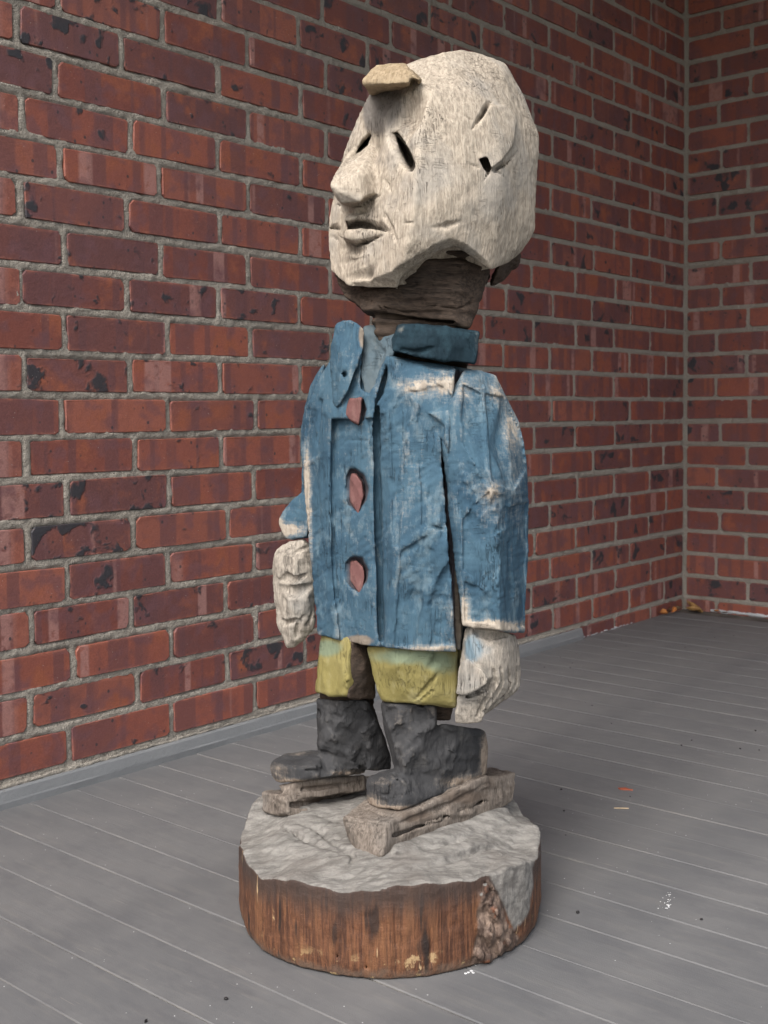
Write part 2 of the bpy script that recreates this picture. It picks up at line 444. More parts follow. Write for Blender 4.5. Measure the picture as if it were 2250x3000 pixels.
class Hull:
    def __init__(s, pts, r=.004):
        s.pts = np.array(pts); s.r = r
        bm = bmesh.new()
        for p in pts: bm.verts.new(p)
        res = bmesh.ops.convex_hull(bm, input=bm.verts[:])
        bm.normal_update(); c = s.pts.mean(0); pl = []
        for f in bm.faces:
            if f.calc_area() < 1e-8: continue
            n = np.array(f.normal); p0 = np.array(f.verts[0].co); d = n @ p0
            if n @ c - d > 0: n, d = -n, -d
            if not any((n @ q[0] > .9985 and abs(d - q[1]) < .002) for q in pl): pl.append((n, d))
        bm.free(); s.pl = pl
        s.lo = s.pts.min(0); s.hi = s.pts.max(0)
    def __call__(s, X, Y, Z):
        r = None
        for n, d in s.pl:
            q = X * np.float32(n[0]) + Y * np.float32(n[1]) + Z * np.float32(n[2]) - np.float32(d)
            r = q if r is None else smax(r, q, s.r)
        return r
class Caps:
    def __init__(s, a, b, ra, rb=None):
        s.a, s.b, s.ra, s.rb = np.array(a), np.array(b), ra, ra if rb is None else rb
        R = max(s.ra, s.rb); s.lo = np.minimum(s.a, s.b) - R; s.hi = np.maximum(s.a, s.b) + R
    def __call__(s, X, Y, Z):
        ab = s.b - s.a; L = float(ab @ ab) + 1e-12
        t = np.clip(((X - s.a[0]) * ab[0] + (Y - s.a[1]) * ab[1] + (Z - s.a[2]) * ab[2]) / L, 0, 1)
        return np.sqrt((X - s.a[0] - ab[0] * t) ** 2 + (Y - s.a[1] - ab[1] * t) ** 2 + (Z - s.a[2] - ab[2] * t) ** 2) - (s.ra + (s.rb - s.ra) * t)
class Ell:
    def __init__(s, c, rad, axes=None):
        s.c = np.array(c); s.rad = np.array(rad); s.ax = np.eye(3) if axes is None else np.array(axes)
        R = max(rad); s.lo = s.c - R; s.hi = s.c + R
    def __call__(s, X, Y, Z):
        x, y, z = X - s.c[0], Y - s.c[1], Z - s.c[2]; r = 0
        for a, q in zip(s.ax, s.rad): r = r + ((x * a[0] + y * a[1] + z * a[2]) / q) ** 2
        r = np.sqrt(r); return (r - 1) * min(s.rad)
def smax(a, b, k):
    if k <= 0: return np.maximum(a, b)
    h = np.maximum(k - np.abs(a - b), 0) / k
    return np.maximum(a, b) + h * h * (k * .25)
def smin(a, b, k): return -smax(-a, -b, k)

class Vol:
    def __init__(s, lo, hi, h):
        s.lo = np.array(lo, float); s.h = h
        s.n = np.ceil((np.array(hi) - s.lo) / h).astype(int) + 1
        s.ax = [(s.lo[i] + h * np.arange(s.n[i])).astype(np.float32) for i in range(3)]
        s.d = np.full(s.n, .05, np.float32); s.d0 = None
    def reg(s, lo, hi, mg):
        a = np.clip(np.floor((lo - mg - s.lo) / s.h).astype(int), 0, s.n); b = np.clip(np.ceil((hi + mg - s.lo) / s.h).astype(int) + 1, 0, s.n)
        sl = tuple(slice(a[i], b[i]) for i in range(3))
        return sl, s.ax[0][sl[0]][:, None, None], s.ax[1][sl[1]][None, :, None], s.ax[2][sl[2]][None, None, :]
    def add(s, pr, k=0.0):
        sl, X, Y, Z = s.reg(pr.lo, pr.hi, .012 + k)
        if min(s.d[sl].shape) == 0: return s
        s.d[sl] = smin(s.d[sl], pr(X, Y, Z).astype(np.float32), k); return s
    def sub(s, pr, k=0.0):
        sl, X, Y, Z = s.reg(pr.lo, pr.hi, .012 + k)
        if min(s.d[sl].shape) == 0: return s
        s.d[sl] = smax(s.d[sl], -pr(X, Y, Z).astype(np.float32), k); return s
    def keep(s): s.d0 = s.d.copy(); return s       # remember the finished outer skin: cuts made later take the dark raw-wood tint
    def skin(s, P):
        t_ = s.d; s.d = s.d0; r = s.samp(P); s.d = t_; return r
    def samp(s, P):
        q = (P - s.lo) / s.h; q = np.clip(q, 0, s.n - 1.001); i = q.astype(int); f = (q - i).astype(np.float32)
        r = 0
        for a in (0, 1):
            for b in (0, 1):
                for c in (0, 1):
                    w_ = (f[:, 0] if a else 1 - f[:, 0]) * (f[:, 1] if b else 1 - f[:, 1]) * (f[:, 2] if c else 1 - f[:, 2])
                    r = r + w_ * s.d[i[:, 0] + a, i[:, 1] + b, i[:, 2] + c]
        return r
    def surf(s, u, v, dflt=1.36):
        Y = np.arange(s.lo[1], s.lo[1] + s.h * (s.n[1] - 1), s.h * .5); d = ray_dir(u, v)
        P = np.stack([d.x * Y, Y, CAM_H + d.z * Y], 1)
        ok = ((P > s.lo) & (P < s.lo + s.h * (s.n - 1))).all(1)
        q = np.where(ok, s.samp(P), 1)
        w_ = np.nonzero(q < 0)[0]
        return Y[w_[0]] if len(w_) else dflt
    def groove(s, pts, r, inset=.001, k=.0):
        """gouge along a line of reference points on the present surface; r scalar or list"""
        Q = []
        for i, (u, v) in enumerate(pts): Q.append(V(u, v, s.surf(u, v) + inset))
        rs = r if isinstance(r, (list, tuple)) else [r] * len(Q)
        for a, b, ra, rb in zip(Q[:-1], Q[1:], rs[:-1], rs[1:]): s.sub(Caps(a, b, ra, rb), k)
        return s
    def ridge(s, pts, r, inset=.003, k=.004):
        Q = [V(u, v, s.surf(u, v) + inset) for u, v in pts]
        rs = r if isinstance(r, (list, tuple)) else [r] * len(Q)
        for a, b, ra, rb in zip(Q[:-1], Q[1:], rs[:-1], rs[1:]): s.add(Caps(a, b, ra, rb), k)
        return s
    def slot(s, poly, front, back, taper=1.0, k=.0, shift=(0, 0), Yc=None):
        """cut a prism whose mouth is poly; front/back depths relative to the surface at its centre"""
        cu = sum(p[0] for p in poly) / len(poly); cv = sum(p[1] for p in poly) / len(poly)
        Y = s.surf(cu, cv) if Yc is None else Yc
        pts = [V(u, v, Y + front) for u, v in poly] + [V(cu + (u - cu) * taper + shift[0], cv + (v - cv) * taper + shift[1], Y + back) for u, v in poly]
        return s.sub(Hull(pts, .0), k)
    def pad(s, poly, proud, back=.02, k=.001, dYr=0.0, taper=.85):
        """raised leaf: poly lies on the surface; proud = how far it stands out (dYr: extra on the right side)"""
        cu = sum(p[0] for p in poly) / len(poly); cv = sum(p[1] for p in poly) / len(poly)
        us = [p[0] for p in poly]; a, b = min(us), max(us)
        Ys = [s.surf(u, v) for u, v in poly]
        fr = [V(cu + (u - cu) * taper, cv + (v - cv) * taper, Y - proud - dYr * (u - a) / (b - a)) for (u, v), Y in zip(poly, Ys)]
        bk = [V(u, v, Y + .001 - dYr * .6 * (u - a) / (b - a)) for (u, v), Y in zip(poly, Ys)] + [V(cu, cv, max(Ys) + back)]
        return s.add(Hull(fr + bk, .001), k)
    def facet(s, poly, dep=.001, lim=.0035):
        """plane off a chip: chord plane through the outline of a convex patch"""
        Y = [s.surf(u, v) for u, v in poly]
        pr = Hull([V(u, v, y - .03) for (u, v), y in zip(poly, Y)] + [V(u, v, y + dep) for (u, v), y in zip(poly, Y)], .0)
        sl, X, Yg, Z = s.reg(pr.lo, pr.hi, .012)
        d = s.d[sl]; s.d[sl] = np.maximum(d, np.minimum(-pr(X, Yg, Z), d + lim)).astype(np.float32); return s
    def wedge(s, top, bot, depth, k=.0, front=.012):
        """undercut: slanted wall from the first edge in to a deep line behind the second edge"""
        n = len(top); dp = depth if isinstance(depth, (list, tuple)) else [depth] * n
        T = [(u, v, s.surf(u, v)) for u, v in top]; B = [(u, v, s.surf(u, v)) for u, v in bot]
        hs = []
        for i in range(n - 1):
            pts = []
            for j in (i, i + 1):
                (u, v, y), (a, b, z) = T[j], B[j]
                z = min(z, y + .02); pts += [V(u, v, y), V(u, v, y - front), V(a, b, z - front), V(a, b, z + dp[j])]
            hs.append(Hull(pts, .0))
        for q in hs: s.sub(q, k)
        return s
    def mesh(s):
        d = s.d; ins = d < 0
        c = [ins[a:a + d.shape[0] - 1, b:b + d.shape[1] - 1, e:e + d.shape[2] - 1] for a in (0, 1) for b in (0, 1) for e in (0, 1)]
        cnt = sum(x.astype(np.uint8) for x in c); act = (cnt > 0) & (cnt < 8)
        I = np.argwhere(act); vid = np.full(act.shape, -1, np.int32); vid[act] = np.arange(len(I))
        cv = {}
        for a in (0, 1):
            for b in (0, 1):
                for e in (0, 1): cv[a, b, e] = d[I[:, 0] + a, I[:, 1] + b, I[:, 2] + e]
        S_ = np.zeros((len(I), 3)); N_ = np.zeros(len(I))
        for (p, q) in [((a, b, e), tuple(np.array((a, b, e)) + dd)) for a in (0, 1) for b in (0, 1) for e in (0, 1) for dd in np.eye(3, dtype=int) if max(np.array((a, b, e)) + dd) < 2]:
            A, B = cv[p], cv[q]; x = (A < 0) != (B < 0)
            t = np.where(x, A / np.where(x, A - B, 1), 0)
            pt = np.array(p)[None] + t[:, None] * (np.array(q) - np.array(p))[None]
            S_ += pt * x[:, None]; N_ += x
        P = s.lo + s.h * (I + S_ / N_[:, None])
        Q = []
        for ax in range(3):
            sh = list(d.shape)
            lo_ = [slice(1, -1)] * 3; lo_[ax] = slice(0, -1); hi_ = [slice(1, -1)] * 3; hi_[ax] = slice(1, None)
            A = ins[tuple(lo_)]; B = ins[tuple(hi_)]; E_ = np.argwhere(A != B)
            if not len(E_): continue
            flip = A[tuple(E_.T)]
            base = E_.copy()
            o1, o2 = [(1, 2), (2, 0), (0, 1)][ax]
            for i in range(3):
                if i != ax: base[:, i] += 1
            def vv(d1, d2):
                b_ = base.copy(); b_[:, o1] -= d1; b_[:, o2] -= d2; return vid[tuple(b_.T)]
            q = np.stack([vv(1, 1), vv(0, 1), vv(0, 0), vv(1, 0)], 1)
            q[~flip] = q[~flip][:, ::-1]
            Q.append(q)
        Q = np.concatenate(Q); Q = Q[(Q >= 0).all(1)]
        return P, Q
    def grad(s, P, e=None):
        e = e or s.h * 1.2; g = np.stack([s.samp(P + np.eye(3)[i] * e) - s.samp(P - np.eye(3)[i] * e) for i in range(3)], 1)
        return g / (np.linalg.norm(g, axis=1, keepdims=True) + 1e-9)
    def curv(s, P, e):
        c = -6 * s.samp(P)
        for i in range(3): c = c + s.samp(P + np.eye(3)[i] * e) + s.samp(P - np.eye(3)[i] * e)
        return c / e

def chips(vol, rnd, u0, u1, v0, v1, n, size, lim=.0022, tall=1.3):
    """small flat tool facets all over a rounded mass"""
    g_ = random.Random(rnd); k_ = 0
    for _ in range(n * 4):
        if k_ >= n: break
        u, v = g_.uniform(u0, u1), g_.uniform(v0, v1); a0 = g_.uniform(0, 6.28); r_ = size * g_.uniform(.6, 1.3)
        poly = [(u + r_ * math.cos(a0 + i * 1.2566 + g_.uniform(-.3, .3)), v + r_ * tall * math.sin(a0 + i * 1.2566 + g_.uniform(-.3, .3))) for i in range(5)]
        Y = [vol.surf(a, b, -1) for a, b in poly]
        if min(Y) < 0 or max(Y) - min(Y) > .03: continue
        vol.facet(poly, g_.uniform(.0002, .0011), lim); k_ += 1

def scallop(P, sc3, seed=0):
    """distance to nearest jittered seed -> gouge facets"""
    q = P * np.array(sc3) + seed * 7.7; i = np.floor(q).astype(int); best = np.full(len(P), 9.)
    for a in (-1, 0, 1):
        for b in (-1, 0, 1):
            for c in (-1, 0, 1):
                j = i + np.array((a, b, c)); k_ = j & 63
                o = np.stack([_RL[k_[:, 0], k_[:, 1], k_[:, 2]], _RL[k_[:, 1], k_[:, 2], k_[:, 0]], _RL[k_[:, 2], k_[:, 0], k_[:, 1]]], 1)
                best = np.minimum(best, ((q - j - o) ** 2).sum(1))
    return best

def blobs(P, lst):
    u, v = to_px(P); r = np.zeros(len(P))
    for (cu, cv, ru, rv, val) in lst:
        r += val * np.exp(-((u - cu) / ru) ** 2 - ((v - cv) / rv) ** 2)
    return r

def carve(name, vol, parent, mat, saw=None, facet=(.0012, 45, 28), rough=.0006, zone=(), zone2=(), ow=None):
    """mesh the volume, chisel its skin, store wear / zone attributes"""
    P, Q = vol.mesh()
    N = vol.grad(P)
    wear = vol.curv(P, .005)
    disp = np.zeros(len(P))
    if facet:
        amp, fx, fz = facet
        disp += (scallop(P, (fx, fx, fz), len(name)) - .3) * amp * 2.2
    disp += fbm(P, 130, 2) * rough * 2
    for s_ in (saw or []):
        ax, amp, fr, cx_, patch = s_          # axis across the kerfs, amplitude, kerfs per metre, wobble, patch threshold
        ax = np.array(ax, float); ax /= np.linalg.norm(ax)
        t = P @ ax
        rest = P - t[:, None] * ax
        q = rest * cx_ + ax * (t * fr)[:, None]
        m_ = np.clip((fbm(P, 14, 2, len(name)) + .5 - patch) * 6, 0, 1)
        disp += vnoise(q, 1.0) * amp * m_
    rawm = np.clip((-vol.skin(P) - .0022) / .0035, 0, 1) if vol.d0 is not None else np.zeros(len(P))
    P2 = P + N * disp[:, None]
    me = mesh_np(name, P2 - np.array((OX, OY, 0)), Q)
    for nm, val in (('wear', wear), ('zone', blobs(P, zone)), ('zone2', blobs(P, zone2)), ('raw', rawm)):
        at = me.attributes.new(nm, 'FLOAT', 'POINT')
        if len(me.vertices) == len(P): at.data.foreach_set('value', np.ascontiguousarray(val, np.float32))
    return link(name, me, parent, mat)

# ------------------------------------------------------------------ wood materials
def grain_bump(k, o, s_=1.0, extra=None, horiz=False):
    if horiz: o = k.n('Mapping', None, Vector=o, Rotation=(0, math.radians(88), .35)).outputs[0]
    g1 = k.noise(k.scalev(o, (1, 1, .07)), 420, 4, .7)
    g2 = k.noise(k.scalev(o, (1, 1, .5)), 160, 4, .65)
    cr_ = k.noise(k.scalev(o, (1, 1, .045)), 170, 3, .6, .2)
    crack = k.ss(k.math('ABSOLUTE', k.math('SUBTRACT', cr_, .5)), .018, .0)
    cr2 = k.noise(k.scalev(o, (.10, .10, 1)), 330, 2, .5, .0)
    crack2 = k.math('MULTIPLY', k.ss(k.math('ABSOLUTE', k.math('SUBTRACT', cr2, .5)), .014, .0), k.ss(k.noise(o, 26, 2), .55, .7))
    crack = k.math('MULTIPLY', crack, k.ss(k.noise(k.vm('ADD', o, (4, 4, 4)), 22, 2), .49, .66))
    h = k.math('ADD', k.math('ADD', k.math('MULTIPLY', g1, .5), k.math('MULTIPLY', g2, .6)), k.math('MULTIPLY', k.math('MAXIMUM', crack, k.math('MULTIPLY', crack2, .6)), -.9))
    return k.bump(h, s_, .0024), g1, g2, k.math('MAXIMUM', crack, k.math('MULTIPLY', crack2, .35))

def mat_wood(name, lo, hi, grey, gk=.5, crackc=(.10, .085, .07), bump=.8, rough=.8, warm=None, zc=None, horiz=False):
    k = NT(name); o = k.obj()
    b, g1, g2, cr_ = grain_bump(k, o, bump, None, horiz)
    if horiz: o = k.n('Mapping', None, Vector=o, Rotation=(0, math.radians(88), .35)).outputs[0]
    big = k.noise(o, 11, 4, .6)
    fine = k.noise(k.scalev(o, (1, 1, .12)), 380, 3, .75)
    c = k.mix(k.ss(k.math('ADD', k.math('MULTIPLY', g2, .5), k.math('MULTIPLY', g1, .5)), .36, .62), lo, hi)
    c = k.mix(k.math('MULTIPLY', k.ss(fine, .50, .64), .55), c, tuple(x * .62 for x in lo))
    c = k.mix(k.math('MULTIPLY', k.ss(g1, .58, .72), .4), c, tuple(x * 1.2 for x in hi))
    c = k.mix(k.math('MULTIPLY', k.ss(big, .46, .66), gk), c, grey)
    if warm: c = k.mix(k.math('MULTIPLY', k.ss(k.noise(k.vm('ADD', o, (2, 1, 5)), 16, 3), .5, .68), .6), c, warm)
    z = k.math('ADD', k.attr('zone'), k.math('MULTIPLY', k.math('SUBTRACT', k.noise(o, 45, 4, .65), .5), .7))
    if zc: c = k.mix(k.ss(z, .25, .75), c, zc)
    wr = k.attr('wear')
    c = k.mix(k.math('MULTIPLY', k.ss(k.math('ADD', wr, k.math('MULTIPLY', g2, .3)), .35, .8), .16), c, tuple(min(1, x * 1.25) for x in hi))
    c = k.mix(k.math('MULTIPLY', k.attr('raw'), .93), c, k.mix(k.ss(g1, .4, .65), (.022, .017, .013), (.070, .054, .038)))  # raw wood in the cuts, darkened further to stand in for shade
    c = k.mix(k.math('MULTIPLY', cr_, .65), c, crackc)
    return k.out(c, rough, b, .25)

def mat_paint(name, p1, p2, p3, bare1, bare2, worn=.5, bump=.8, rough=.62, zc=None, z2c=None, dirt=(.03, .03, .03)):
    """painted carved wood; the paint is rubbed off on proud edges and along the grain"""
    k = NT(name); o = k.obj()
    b, g1, g2, cr_ = grain_bump(k, o, bump)
    big = k.noise(o, 9, 5, .68); mid = k.noise(k.scalev(o, (1, 1, .55)), 58, 5, .72)
    c = k.mix(k.ss(big, .36, .66), p1, p2)
    c = k.mix(k.math('MULTIPLY', k.ss(k.math('ADD', k.math('MULTIPLY', mid, .6), k.math('MULTIPLY', k.noise(o, 16, 3, .6), .4)), .50, .62), .6), c, p3)
    fib = k.noise(k.scalev(o, (1, 1, .12)), 300, 4, .75)
    crs = k.noise(k.scalev(o, (.25, .25, 1)), 300, 4, .75)
    fl = k.math('MULTIPLY', k.math('ADD', fib, crs), .5)
    m_ = k.math('ADD', k.math('MULTIPLY', k.math('SUBTRACT', fl, .5), 2.1), k.math('MULTIPLY', k.math('SUBTRACT', mid, .5), 1.0))
    m_ = k.math('ADD', m_, k.math('MULTIPLY', k.ss(k.attr('wear'), .2, 1.4), .16))
    m_ = k.math('ADD', m_, k.math('MULTIPLY', k.attr('zone'), 1.45))
    msk = k.ss(m_, worn - .04, worn + .34)
    bare = k.mix(k.ss(g2, .3, .7), bare1, bare2)
    chalk = k.ss(m_, worn - .42, worn + .05)            # thin, chalky paint around the bare spots
    c = k.mix(k.math('MULTIPLY', chalk, .38), c, tuple(.5 * (x + y) for x, y in zip(p3, bare2)))
    c = k.mix(msk, c, bare)
    c = k.mix(k.math('MULTIPLY', k.attr('raw'), .8), c, k.mix(k.ss(g1, .4, .65), (.055, .040, .042), (.105, .075, .078)))
    if z2c: c = k.mix(k.ss(k.math('ADD', k.attr('zone2'), k.math('MULTIPLY', k.math('SUBTRACT', mid, .5), .5)), .3, .7), c, z2c)
    c = k.mix(k.math('MULTIPLY', cr_, .28), c, dirt)
    return k.out(c, .85, b, .16)

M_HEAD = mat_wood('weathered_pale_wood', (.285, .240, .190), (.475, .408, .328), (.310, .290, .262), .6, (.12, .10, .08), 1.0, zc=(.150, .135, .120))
M_NECK = mat_wood('dark_raw_wood', (.030, .021, .016), (.074, .052, .038), (.048, .040, .034), .4, (.025, .018, .014), .9, horiz=True)
M_TUFT = mat_wood('tan_raw_wood', (.235, .175, .105), (.36, .28, .185), (.22, .19, .15), .35, (.08, .06, .04), .8)
M_HAND = mat_wood('grey_weathered_wood', (.22, .195, .165), (.40, .355, .30), (.20, .20, .19), .6, (.07, .06, .055), .9, zc=(.15, .21, .25))
M_BLUE = mat_paint('worn_blue_paint', (.032, .070, .108), (.058, .112, .155), (.130, .190, .225), (.29, .25, .205), (.44, .385, .32), .46, zc=None, z2c=(.22, .185, .15))
M_NAVY = mat_paint('dark_blue_green_paint', (.009, .020, .028), (.014, .031, .043), (.024, .052, .068), (.10, .11, .105), (.22, .21, .19), .8)
M_YEL = mat_paint('yellow_green_paint', (.215, .183, .065), (.255, .220, .090), (.29, .26, .135), (.25, .20, .12), (.40, .33, .20), .85, z2c=(.170, .205, .135))
M_BLACK = mat_paint('faded_black_paint', (.038, .038, .040), (.060, .060, .062), (.095, .092, .09), (.17, .13, .10), (.33, .27, .215), .62)
M_PINK = mat_paint('faded_red_paint', (.125, .058, .055), (.170, .082, .077), (.22, .125, .112), (.3, .22, .18), (.5, .4, .34), .85)
M_SKI = mat_wood('ash_grey_wood', (.105, .085, .070), (.225, .190, .160), (.135, .128, .120), .55, (.05, .04, .035), 1.0, zc=(.095, .072, .056))  # zc: brown soles, with shade of the side faces put into the colour

# ------------------------------------------------------------------ the carved figure
fig = bpy.data.objects.new('carved_wooden_figure', None); COL.objects.link(fig); fig.location = (OX, OY, 0)
tag(fig, 'chainsaw-carved wooden figure in worn blue painted coat standing on a log round', 'sculpture')

def box(lst, mg=.02):
    a = np.array(lst); return a.min(0) - mg, a.max(0) + mg

# ---- head
hp = VL([(806,191,1.41),(781,230,1.42),(752,294,1.43),(735,345,1.44),(722,400,1.445),(711,447,1.445),(708,475,1.445),(713,518,1.44),(712,586,1.43),(749,618,1.385),(834,630,1.335),
 (1005,106,1.42),(962,112,1.39),(884,136,1.375),(1092,136,1.44),(1136,209,1.45),(1167,294,1.455),(1161,394,1.45),(1156,500,1.44),(1129,547,1.43),(1087,575,1.39),
 (912,205,1.325),(882,300,1.313),(897,420,1.297),(880,520,1.302),(863,598,1.320),(1000,190,1.348),(1065,250,1.352),(1085,400,1.352),(1062,584,1.36),(1010,560,1.33),(960,440,1.306),(980,300,1.325),
 (880,140,1.52),(960,125,1.54),(820,250,1.52),(790,480,1.52),(810,590,1.50),(1080,150,1.54),(1145,300,1.56),(1135,500,1.55),(1080,565,1.52)])
h = Vol(*box(hp, .03), .0019)
h.add(Hull(hp, .003))
# jaw undercut
h.sub(Hull(VL([(856,640,1.20),(866,604,1.20),(912,566,1.20),(948,543,1.20),(984,534,1.20),(1019,558,1.20),(1062,590,1.20),(1060,660,1.2),
               (856,640,1.372),(866,600,1.366),(912,562,1.36),(948,539,1.36),(984,530,1.37),(1019,552,1.38),(1062,584,1.39),(1060,660,1.39)]), .001), .002)
# face planes: brow hollow, eye hollows, muzzle
h.sub(Ell(V(815,236,1.322), (.052, .044, .046)), .004)
h.sub(Ell(V(865,205,1.315), (.034, .030, .022)), .006)
h.sub(Ell(V(846,316,1.310), (.024, .024, .028)), .010)
h.sub(Ell(V(786,305,1.372), (.022, .028, .030)), .010)
h.sub(Ell(V(846,415,1.292), (.020, .018, .030)), .010)
h.sub(Ell(V(735,470,1.40), (.012, .016, .020)), .006)
# nose
h.add(Hull(VL([(713,400,1.345),(717,410,1.346),(730,434,1.352),(737,440,1.350),(779,435,1.336),(786,425,1.338),(734,416,1.338),(774,376,1.338),(729,364,1.368),(772,362,1.352),(811,420,1.352),(815,378,1.360),(800,325,1.385),
               (790,450,1.42),(740,440,1.44),(770,300,1.43),(835,300,1.42),(850,420,1.40)]), .0015), .003)
h.add(Ell(V(790,498,1.382), (.030, .020, .028)), .010)
h.wedge([(752,611), (800,604), (848,586), (890,556), (935,528), (972,514), (1010,530), (1052,566)], [(752,628), (815,642), (858,622), (900,590), (944,556), (984,545), (1022,570), (1064,596)], [.006, .012, .012, .012, .012, .012, .012, .008])
h.groove([(900,330), (925,420), (905,520)], [.006, .014, .008], -.013, .004)
h.ridge([(738,506), (760,510), (785,509), (815,500)], [.004, .0075, .0075, .003], .0035, .004)
h.keep()
h.wedge([(728,436), (756,438), (779,435), (787,425), (812,419)], [(733,446), (758,449), (780,447), (798,436), (822,424)], [.010, .016, .018, .012, .003], front=.02)
h.wedge([(733,453), (764,451), (786,450), (801,457)], [(744,461), (766,464), (788,461), (802,459)], [.003, .008, .007, .002])
h.wedge([(712,487), (730,481), (752,476), (777,473), (800,473), (828,480), (845,497)], [(715,496), (732,498), (754,496), (778,492), (800,494), (823,499), (841,503)], [.012, .015, .017, .018, .017, .013, .004])
h.wedge([(714,508), (730,511), (746,516), (771,523), (793,516), (816,508), (834,505)], [(716,512), (729,519), (744,528), (766,535), (796,526), (821,513), (836,508)], [.003, .006, .009, .011, .011, .008, .002])
h.groove([(740,535), (766,543), (800,530)], [.003, .006, .003], -.003, .003)
h.groove([(828,386), (838,400), (846,418)], [.001, .0022, .001], .0, .001)
h.groove([(832,464), (846,494), (858,526)], [.002, .0035, .0015], -.0012, .002)
h.groove([(735,570), (760,563), (795,556)], [.0008, .0018, .0008], .0)
h.groove([(745,600), (790,590), (815,560)], [.004, .008, .004], -.006, .003)
# eyes: slanting cuts, deepest under the outer edge
h.wedge([(840,289), (846,308), (853,330), (862,352), (876,370)], [(860,283), (878,312), (892,340), (898,358), (892,371)], [.014, .024, .026, .024, .012], front=.02)
h.wedge([(796,287), (778,306), (763,323), (756,338)], [(806,292), (796,314), (778,333), (760,341)], [.010, .020, .018, .008], front=.02)
_hd0 = h.d0
h.slot([(852,292),(862,293),(880,320),(894,348),(896,362),(889,367),(877,349),(865,324)], -.03, .050, .9)
h.slot([(795,296),(803,296),(790,316),(775,331),(765,336),(778,316)], -.03, .035, .9)
# ear: raised leaf with a deep notch below
ear = [(1033,343),(1034,300),(1038,250),(1062,227),(1092,226),(1114,248),(1116,275),(1106,320),(1085,347),(1061,365),(1053,341)]
eY = [h.surf(u, v) for u, v in ear]
h.add(Hull([V(u, v, y - .001 - .017 * (u - 1033) / 83) for (u, v), y in zip(ear, eY)] + [V(u, v, y + .004) for (u, v), y in zip(ear, eY)], .0008), .001)
h.d0 = np.minimum(h.d0, h.d)
h.d0[h.d0 > h.d] = h.d[h.d0 > h.d]
h.slot([(1034,342),(1052,340),(1062,366),(1054,374),(1044,362)], -.03, .020, .9)
h.wedge([(1064,362), (1058,374), (1046,390)], [(1054,372), (1046,388), (1036,402)], [.012, .008, .002], front=.02)
h.groove([(1064,366), (1084,378), (1102,397)], [.002, .0012, .0006], .0005)
h.wedge([(1114,268), (1106,318), (1085,346), (1066,364)], [(1127,270), (1118,326), (1095,356), (1070,372)], [.004, .009, .011, .008], front=.006)
h.wedge([(1052,217), (1036,243), (1014,280)], [(1061,221), (1046,250), (1018,283)], [.006, .012, .003])
h.groove([(998,249), (1018,260)], [.0008, .0016], .0003)
h.groove([(1055,240), (1066,258)], [.0008, .0012], .0003)
h.groove([(1008,352), (1034,362)], [.0008, .0014], .0003)
# flats and cheek cuts; bevel along the jaw
h.groove([(935,492), (965,487), (995,478)], [.0015, .0035, .0015], -.0005, .002)
h.groove([(870,482), (890,480)], [.001, .0016], .0)
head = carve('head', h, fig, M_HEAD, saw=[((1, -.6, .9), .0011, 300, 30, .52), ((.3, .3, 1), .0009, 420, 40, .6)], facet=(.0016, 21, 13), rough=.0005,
     zone=[(838,212,38,44,1.0),(800,235,25,40,.6),(820,268,32,40,.6),(825,350,24,26,.5),(900,150,60,20,.35),(960,200,70,26,.3),(1120,200,30,60,.25),(745,365,20,14,.35),(960,620,60,20,.3),(1085,180,30,30,.15)])  # brow and nose hollows: grey weathering, with shade added into the colour
# ---- forelock
tp = VL([(781,171,1.335),(786,184,1.337),(815,139,1.352),(850,134,1.348),(877,138,1.338),(908,170,1.318),(899,179,1.318),(850,182,1.320),(820,150,1.335),(872,152,1.325),
         (800,208,1.42),(895,200,1.40),(820,160,1.44),(880,150,1.43),(915,182,1.38)])
tv = Vol(*box(tp, .012), .0017); tv.add(Hull(tp, .0015)); tv.slot([(884,172),(892,168),(896,178),(904,173),(902,190),(884,190)], -.03, .03, .9)
carve('forelock', tv, head, M_TUFT, facet=(.0014, 70, 60), rough=.0004, saw=[((.2, 0, 1), .0008, 350, 40, .45)])
# ---- neck
npnt = VL([(716,592,1.44),(739,640,1.42),(781,668,1.40),(799,677,1.385),(984,694,1.362),(1013,710,1.375),(1030,662,1.39),(1056,616,1.41),(1060,578,1.40),(1010,535,1.375),(940,530,1.37),(835,622,1.372),(900,600,1.362),
           (820,690,1.50),(1000,694,1.47),(770,600,1.52),(1040,590,1.52)])
nv = Vol(*box(npnt, .085), .0021); nv.add(Hull(npnt, .003))
nv.add(Hull(VL([(1080,560,1.40),(1130,545,1.45),(1124,560,1.46),(1102,598,1.46),(1058,622,1.43),(1070,590,1.40),(1090,540,1.53),(1060,610,1.52)]), .002), .001)
nv.add(Hull(VL([(800,660,1.39),(985,680,1.375),(985,740,1.375),(815,740,1.39),(820,700,1.48),(980,700,1.47)]), .003), .001)
nv.add(Hull(VL([(852,690,1.398),(1012,700,1.408),(1012,850,1.41),(852,850,1.40),(870,690,1.47),(1000,690,1.47),(870,850,1.47),(1000,850,1.47)]), .003), .001)
nv.slot([(790,676),(985,694),(990,700),(900,690),(800,684)], -.05, .010, .95)
nv.groove([(1020,655), (990,668), (930,660)], [.003, .002, .001], .0)
nv.groove([(780,640), (840,668), (900,676)], [.002, .003, .001], .0)
carve('neck', nv, fig, M_NECK, saw=[((.05, .12, 1), .0075, 150, 9, .15), ((0, 0, 1), .0022, 400, 20, .2)], facet=(.002, 40, 40))

